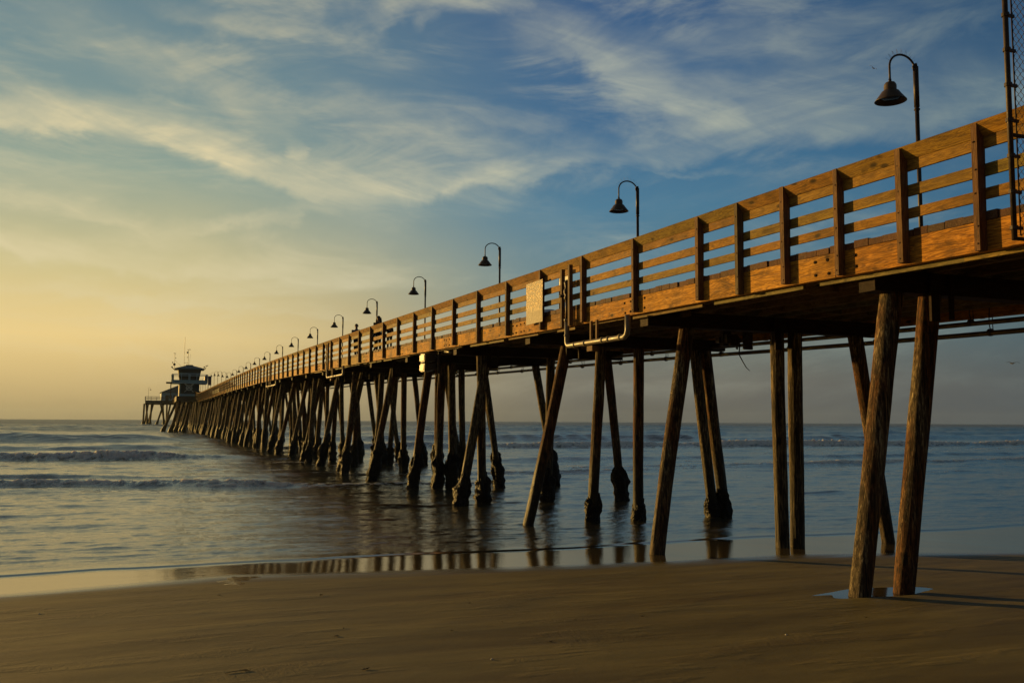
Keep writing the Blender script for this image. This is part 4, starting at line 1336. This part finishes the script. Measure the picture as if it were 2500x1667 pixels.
    for s_ in (-1, 1):
        q.lathe([(0.001, .012), (.012, .006), (.012, -.006), (0.001, -.012)], tuple(hc + Vector((.086, s_ * .034, .02)) * k), 8)
    q.box(hc.x + .088 * k, hc.x + .098 * k, -.022 * k, .022 * k, hc.z - .062 * k, hc.z - .052 * k)
    q.build('eyes_and_mouth', M_HAIR, root, True)
    return root
def fc(x, y):   # heading in pier frame
    return math.atan2(y, x)
person(10.22, 48.55, b(48.5) + .49, 1.72, fc(-.6, -1), 'man in a blue T-shirt with short dark hair walking behind the railing', M_BLUE, M_DENIM, 'walk')
person(10.25, 43.6, b(43.6) + .49, 1.72, fc(-.8, -1), 'woman in dark jacket with long dark hair looking over the railing', M_BLACK, M_BLACK, 'stand', True)
person(10.5, 45.9, b(45.9) + .49, 1.42, fc(1, -.4), 'shorter person in black half hidden by the rail between man and woman', M_BLACK, M_DENIM, 'walk')
person(10.3, 41.6, b(41.6) + .49, 1.30, fc(-.3, -1), 'person in black stooping behind the railing right of the woman', M_BLACK, M_BLACK, 'bent')

# ---------------------------------------------------------------- lifeguard tower
def tower():
    root = pier_thing('lifeguard_tower', 8.4, 216, 7.86)
    tag(root, 'two-storey lifeguard tower with hipped roof and wrap-round balcony on the pier', 'lifeguard tower')
    x0, x1 = -2.05, 2.15
    q = MB(); q.box(x0, x1, 0, 4.2, 0, 3.05); wl = q.build('lower_wall', M_TEAL, root)
    q = MB(); q.box(x0 - .03, x0 - .003, .2, 4.1, .1, 2.9); q.build('sunlit_side', M_CREAM, wl)  # lit left face of the wall, its sunlight painted as a lighter sheet
    q = MB(); q.box(x0 + .28, x1 - .02, -.06, -.002, .55, 3.0); pn = q.build('banner', M_NAVY, root)
    q = MB(); q.box(x0 + .2, x1 + .02, -.10, -.003, .22, .46); q.build('banner_trim', M_TRIM, root)
    q = MB()
    for s_ in (-1, 1):      # crossed oars, blades up
        a = Vector((-s_ * .95, 0, .95)); c_ = Vector((s_ * .95, 0, 2.85)); d = (c_ - a).normalized(); p_ = Vector((-d.z, 0, d.x))
        y = -.085 if s_ > 0 else -.105
        def quad(u, v, w0, w1):
            P_ = [a + d * u - p_ * w0, a + d * u + p_ * w0, a + d * v + p_ * w1, a + d * v - p_ * w1]
            q.hexa([(P_[0].x, y, P_[0].z), (P_[1].x, y, P_[1].z), (P_[2].x, y, P_[2].z), (P_[3].x, y, P_[3].z),
                    (P_[0].x, y + .02, P_[0].z), (P_[1].x, y + .02, P_[1].z), (P_[2].x, y + .02, P_[2].z), (P_[3].x, y + .02, P_[3].z)])
        ln = (c_ - a).length
        quad(0, ln * .68, .045, .06); quad(ln * .68, ln * .80, .06, .19); quad(ln * .80, ln, .19, .15)
    seg = 28
    for (r1, r2, a0, a1) in ((.52, .70, 0, 360), (.25, .36, 20, 160)):
        n_ = int(seg * (a1 - a0) / 360)
        for k in range(n_):
            b0 = math.radians(a0 + (a1 - a0) * k / n_); b1 = math.radians(a0 + (a1 - a0) * (k + 1) / n_)
            P_ = [(r1 * math.cos(b0), r1 * math.sin(b0) * .8), (r2 * math.cos(b0), r2 * math.sin(b0) * .8), (r2 * math.cos(b1), r2 * math.sin(b1) * .8), (r1 * math.cos(b1), r1 * math.sin(b1) * .8)]
            q.hexa([(u, -.13, v + 1.85) for u, v in P_] + [(u, -.11, v + 1.85) for u, v in P_])
    for x in (-.36, -.12, .12, .36):
        q.box(x - .05, x + .05, -.13, -.11, 2.3, 2.62)
    q.box(-.6, .6, -.16, -.135, 1.72, 1.90)
    q.build('emblem', M_EMB, pn)
    # cabin, flaring upwards
    q = MB()
    q.hexa([(-1.9, .1, 3.05), (1.95, .1, 3.05), (1.95, 4.1, 3.05), (-1.9, 4.1, 3.05), (-2.45, -.5, 6.0), (2.45, -.5, 6.0), (2.45, 4.7, 6.0), (-2.45, 4.7, 6.0)])
    cb = q.build('cabin', plain('dark_green_cladding', (.045, .050, .042), .7, 0, .2, 2.), root)  # one even dark green over the whole cabin
    q = MB()
    for xa, xb in ((-1.6, -.25), (-.1, 1.45)):
        q.hexa([(xa, -.02, 3.7), (xb, -.02, 3.7), (xb, .1, 3.7), (xa, .1, 3.7), (xa, -.32, 5.0), (xb, -.32, 5.0), (xb, -.1, 5.0), (xa, -.1, 5.0)])
    q.build('window', M_GLASS, cb)
    q = MB()
    for xa in (-1.72, -.22, 1.5):
        q.hexa([(xa, -.06, 3.5), (xa + .12, -.06, 3.5), (xa + .12, .05, 3.5), (xa, .05, 3.5), (xa, -.36, 5.05), (xa + .12, -.36, 5.05), (xa + .12, -.2, 5.05), (xa, -.2, 5.05)])
    q.hexa([(-2.2, -.40, 5.0), (2.2, -.40, 5.0), (2.2, -.25, 5.0), (-2.2, -.25, 5.0), (-2.2, -.42, 5.12), (2.2, -.42, 5.12), (2.2, -.27, 5.12), (-2.2, -.27, 5.12)])
    q.build('window_frame', M_TRIM, cb)
    # roof
    q = MB()
    e = 3.15
    V = [(-e, -1.0, 5.95), (e, -1.0, 5.95), (e, 5.2, 5.95), (-e, 5.2, 5.95), (-e, -1.0, 6.12), (e, -1.0, 6.12), (e, 5.2, 6.12), (-e, 5.2, 6.12), (-.7, 1.6, 6.9), (.7, 1.6, 6.9), (.7, 2.6, 6.9), (-.7, 2.6, 6.9)]
    q.add(V, [(0, 3, 2, 1), (0, 1, 5, 4), (1, 2, 6, 5), (2, 3, 7, 6), (3, 0, 4, 7), (4, 5, 9, 8), (5, 6, 10, 9), (6, 7, 11, 10), (7, 4, 8, 11), (8, 9, 10, 11)])
    rf = q.build('roof', M_ROOF, root)
    q = MB(); q.box(-.75, .75, 1.55, 2.65, 6.86, 7.05); q.build('roof_cap', M_ROOF, rf)
    # balcony
    q = MB(); q.box(-3.65, 3.75, -1.3, 5.3, 2.80, 3.06); bc = q.build('balcony_floor', M_TRIM, root)
    q = MB(); q.box(-3.65, 3.75, -1.34, -1.30, 3.0, 3.55); q.build('balcony_apron', M_TEAL, root)
    for (ax, ay, bx2, by2) in ((-3.6, -1.25, 3.7, -1.25), (-3.6, -1.25, -3.6, 5.2), (3.7, -1.25, 3.7, 5.2)):
        q = MB()
        for z in (4.45, 4.75):
            q.box(min(ax, bx2) - .05, max(ax, bx2) + .05, min(ay, by2) - .05, max(ay, by2) + .05, z, z + .12)
        n_ = 4
        for k in range(n_ + 1):
            x = ax + (bx2 - ax) * k / n_; y = ay + (by2 - ay) * k / n_
            if abs(x) < 2.6 and ay == by2 and abs(x) > .3: continue
            q.box(x - .09, x + .09, y - .09, y + .09, 3.0, 4.85)
        q.build('balcony_railing', M_TRIM, root)
    for x in (-3.45, 3.55):
        q = MB(); q.box(x - .2, x + .2, -1.2, 4.8, 3.06, 4.7); q.build('screen_panel', M_PURP, root)
    q = MB(); q.box(-4.8, -3.6, -.6, .6, 2.75, 3.1); q.build('awning_arm', M_DARKWOOD, root)
    q = MB(); q.box(-3.9, -3.7, -.1, .1, -.8, 2.8); q.build('support_post', M_DARKWOOD, root)
    # masts and instruments
    q = MB(); q.tube([(-1.15, 2, 6.7), (-1.12, 2, 13.3)], .035, 6); q.build('whip_antenna', M_IRON, root)
    q = MB(); q.tube([(-.3, 2, 6.9), (-.35, 2, 10.5)], .05, 6); q.lathe([(0.001, -.2), (.2, -.1), (.2, .15), (0.001, .22)], (-.55, 2, 9.8), 10)
    q.tube([(-.6, 2, 10.45), (-.05, 2, 10.5)], .035, 6); q.lathe([(0.001, -.15), (.12, 0), (0.001, .15)], (0, 2, 10.5), 8); q.tube([(-1.12, 2, 7.5), (-.3, 2, 7.5)], .03, 6)
    q.tube([(-.1, 2, 6.9), (.15, 2, 9.5)], .015, 5); q.box(-.6, -.3, 1.95, 2.05, 8.7, 8.8)
    q.build('instrument_mast', M_IRON, root)
    q = MB(); q.tube([(-3.2, 0, 6.1), (-3.2, 0, 9.4)], .04, 6); q.lathe([(0.001, -.3), (.25, -.2), (.3, .1), (0.001, .3)], (-3.25, 0, 7.0), 10)
    q.lathe([(0.001, -.18), (.15, 0), (0.001, .18)], (-3.6, 0, 7.4), 8); q.tube([(-3.45, 0, 9.45), (-2.95, 0, 9.4)], .05, 5); q.tube([(-3.2, 0, 8.0), (-1.8, 0, 6.6)], .02, 5)
    q.lathe([(0.001, -.2), (.2, 0), (0.001, .2)], (-3.7, 0, 6.4), 8); q.tube([(-3.7, 0, 6.3), (-3.2, 0, 5.9)], .08, 6); q.box(-3.05, -2.9, -.05, .05, 8.3, 8.5)
    q.build('siren_mast', M_IRON, root)
    q = MB(); q.tube([(3.2, 0, 6.0), (3.45, 0, 6.6)], .06, 6); q.lathe([(0.001, -.22), (.2, 0), (0.001, .22)], (3.05, 0, 6.5), 8); q.hexa([(3.3, -.1, 6.7), (3.85, -.1, 6.85), (3.85, .1, 6.85), (3.3, .1, 6.7), (3.3, -.1, 6.85), (3.85, -.1, 7.0), (3.85, .1, 7.0), (3.3, .1, 6.85)])
    q.build('camera_bracket', M_IRON, root)
tower()
# mauve board on two legs right of the tower
root = pier_thing('notice_board', 12.7, 216, 8.5)
tag(root, 'upright mauve board on two legs just right of the lifeguard tower', 'board')
q = MB(); q.box(-.35, .35, -.08, .08, 1.9, 3.95); q.build('panel', M_PURP, root)
for x in (-.3, .25):
    q = MB(); q.box(x - .05, x + .05, -.05, .05, -.2, 1.9); q.build('leg', M_IRON, root)

# restaurant at the sea end
root = pier_thing('pier_restaurant', 13.5, 420, 10.56)
tag(root, 'wide pale building with low pitched roof at the sea end of the pier', 'building')
q = MB(); q.box(-8.3, 8.6, 0, 16, 0, 3.5); wl = q.build('wall', M_TRIM, root)
q = MB()
q.add([(-8.8, -1, 3.45), (9.2, -1, 3.45), (0, -1, 7.3), (-8.8, 17, 3.45), (9.2, 17, 3.45), (0, 17, 7.3)], [(0, 1, 2), (3, 5, 4), (0, 2, 5, 3), (1, 4, 5, 2), (0, 3, 4, 1)])
q.build('roof', M_ROOF, root)
for x in np.arange(-5, 8, 1.6):
    q = MB(); q.box(x, x + 1.0, -.12, -.005, 1.0, 2.5); fr_ = q.build('window', M_GLASS, root)
q = MB(); q.box(-6.6, -5.2, -.15, -.005, 0, 2.4); q.build('door', M_DARKWOOD, root)
# bait-and-tackle kiosk with hipped roof
root = pier_thing('pier_kiosk', 13.4, 186, b(186) + .5)
tag(root, 'small kiosk with grey-blue hipped roof showing above the far railing', 'kiosk')
q = MB(); q.box(-1.1, 2.2, -6, 12, 0, 1.9); q.build('wall', M_TEAL, root)
q = MB()
q.add([(-1.5, -6.5, 1.85), (2.6, -6.5, 1.85), (2.6, 12.5, 1.85), (-1.5, 12.5, 1.85), (.5, -4.2, 3.1), (.5, 10.2, 3.1)], [(0, 1, 4), (1, 2, 5, 4), (2, 3, 5), (3, 0, 4, 5), (0, 3, 2, 1)])
q.build('roof', M_ROOF, root)

# ---------------------------------------------------------------- gulls
def gull(loc, heading, span, label, dark, roll=0.):
    root = empty('gull', Matrix.Translation(loc) @ Matrix.Rotation(heading, 4, 'Z') @ Matrix.Rotation(roll, 4, 'X'))
    tag(root, label, 'bird', None)
    mt = M_GULLD if dark else M_GULL
    q = MB()
    prof = [(-.24, .004), (-.2, .03), (-.1, .055), (.02, .065), (.12, .05), (.18, .034), (.22, .036), (.26, .028), (.285, .010), (.33, .003)]
    q.tube([(x, 0, .01 if x > .15 else 0) for x, r_ in prof], [r_ for x, r_ in prof], 10)
    q.add([(-.2, -.03, 0), (-.2, .03, 0), (-.36, .07, .005), (-.36, -.07, .005), (-.2, -.03, .008), (-.2, .03, .008), (-.36, .07, .009), (-.36, -.07, .009)], [(0, 1, 2, 3), (7, 6, 5, 4), (0, 3, 7, 4), (1, 5, 6, 2)])
    q.build('body', mt, root, True)
    for s_ in (-1, 1):
        q = MB(); V = []
        for k in range(8):
            f = k / 7
            y = s_ * (.04 + (span / 2) * f)
            z = .16 * math.sin(f * 2.2) - .10 * f * f
            ch = .17 * (1 - f ** 2 * .85); x = .06 - .03 * abs(f - .4) * 2 - .12 * f * f
            V += [(x + ch * .4, y, z), (x, y, z + .014), (x - ch * .6, y, z), (x, y, z - .006)]
        F = []
        for k in range(7):
            for j in range(4):
                F.append((k * 4 + j, k * 4 + (j + 1) % 4, (k + 1) * 4 + (j + 1) % 4, (k + 1) * 4 + j))
        F.append((28, 29, 30, 31))
        q.add(V, F); q.build('wing', mt, root, True)
d1 = Vector((.3905, .9709, .3826)).normalized(); d2 = Vector((.5432, .9981, .0646)).normalized()
gull(Vector((0, 0, EYE)) + d1 * 120, R(40), 1.1, 'tiny white gull high in the sky left of the nearest lamp', False, R(40))
gull(Vector((0, 0, EYE)) + d2 * 95, R(100), 1.3, 'dark gull gliding low over the sea at the far right', True)

# ---------------------------------------------------------------- scraps on the sand
CI, SI = math.cos(TH), math.sin(TH)
def on_sand(x, y):
    n = x * CI + y * SI; t = -x * SI + y * CI
    return float(sand_z(n, t))
def scrap(x, y, s, label, seed):
    r_ = random.Random(seed)
    q = MB()
    for k in range(r_.randint(3, 5)):
        a = r_.uniform(0, 6.28)
        p0 = Vector((r_.uniform(-.2, .2) * s, r_.uniform(-.2, .2) * s, .1 * s))
        pts = [p0]
        for j in range(4):
            a += r_.uniform(-.7, .7)
            pts.append(pts[-1] + Vector((math.cos(a), math.sin(a) * .8, r_.uniform(-.15, .25))) * s * .28)
        q.tube(pts, [s * .10, s * .13, s * .08, s * .06, s * .02], 6)
    o = q.build('seaweed_scrap', M_WEED, None, True, Matrix.Translation((x, y, on_sand(x, y) + .004)))
    tag(o, label, 'seaweed', 'scraps of seaweed on the sand')
SCR = [(-4.37, 14.15, .06, 'small dark scrap of weed close to the water at the left'),
       (-2.84, 14.01, .07, 'dark weed scrap lying near the wet edge below the pier reflections'),
       (-1.96, 10.59, .06, 'lower of the two weed scraps lying close together left of centre'),
       (-1.97, 11.07, .045, 'upper of the two weed scraps lying close together left of centre'),
       (-1.36, 8.88, .07, 'nearest weed scrap at the bottom of the view left of centre'),
       (-.68, 10.9, .04, 'small weed scrap in the middle of the open sand'),
       (-.11, 11.5, .04, 'weed scrap just right of the middle of the sand'),
       (.43, 10.24, .05, 'weed scrap on the silty patch right of centre'),
       (1.67, 11.88, .05, 'weed scrap on the sand left of the two nearest piles'),
       (4.41, 11.71, .05, 'weed scrap on the sand just below the puddle'),
       (-.58, 13.13, .04, 'faint weed scrap on the sand below the middle piles')]
for i, (x, y, s, l_) in enumerate(SCR):
    scrap(x, y, s * .65, l_, i + 40)
q = MB()
q.tube([(-.10, -.05, 0), (-.04, .0, .003), (.04, .03, .005), (.09, .04, .005), (.10, .055, .004), (.06, .075, .004), (.0, .08, .003)], [.003, .0035, .0035, .004, .0035, .003, .002], 6)
o = q.build('kelp_strand', M_WEED, None, True, Matrix.Translation((-2.55, 8.85, on_sand(-2.55, 8.85) + .006)))
tag(o, 'thin hooked strand of kelp at the lower left of the sand', 'kelp')
for i, (x, y, l_) in enumerate([(-6.37, 12.73, 'tiny white shell on the sand at the far left'), (-.18, 9.3, 'tiny white shell on the sand at bottom centre'), (3.1, 10.6, 'tiny white shell on the sand below and left of the puddle')]):
    q = MB(); q.lathe([(.001, .012), (.010, .009), (.016, .002), (.014, 0), (.001, 0)], (0, 0, 0), 10)
    o = q.build('sea_shell', M_SHELL, None, True, Matrix.Translation((x, y, on_sand(x, y) + .001)))
    tag(o, l_, 'shell', 'shells on the sand')

# ---------------------------------------------------------------- sea haze
q = MB(); q.box(-2650, 2650, -320, 2750, -4.0, 30.0)
hm = bpy.data.materials.new('thin_sea_haze'); hm.use_nodes = True
ht_ = hm.node_tree; ht_.nodes.clear()
pv = ht_.nodes.new('ShaderNodeVolumePrincipled'); mo = ht_.nodes.new('ShaderNodeOutputMaterial')
pv.inputs['Color'].default_value = (.62, .80, 1.0, 1); pv.inputs['Density'].default_value = HAZE; pv.inputs['Anisotropy'].default_value = .35
ht_.links.new(pv.outputs[0], mo.inputs['Volume'])
o = q.build('haze', hm)
tag(o, 'thin golden sea haze along the pier', kind='stuff')
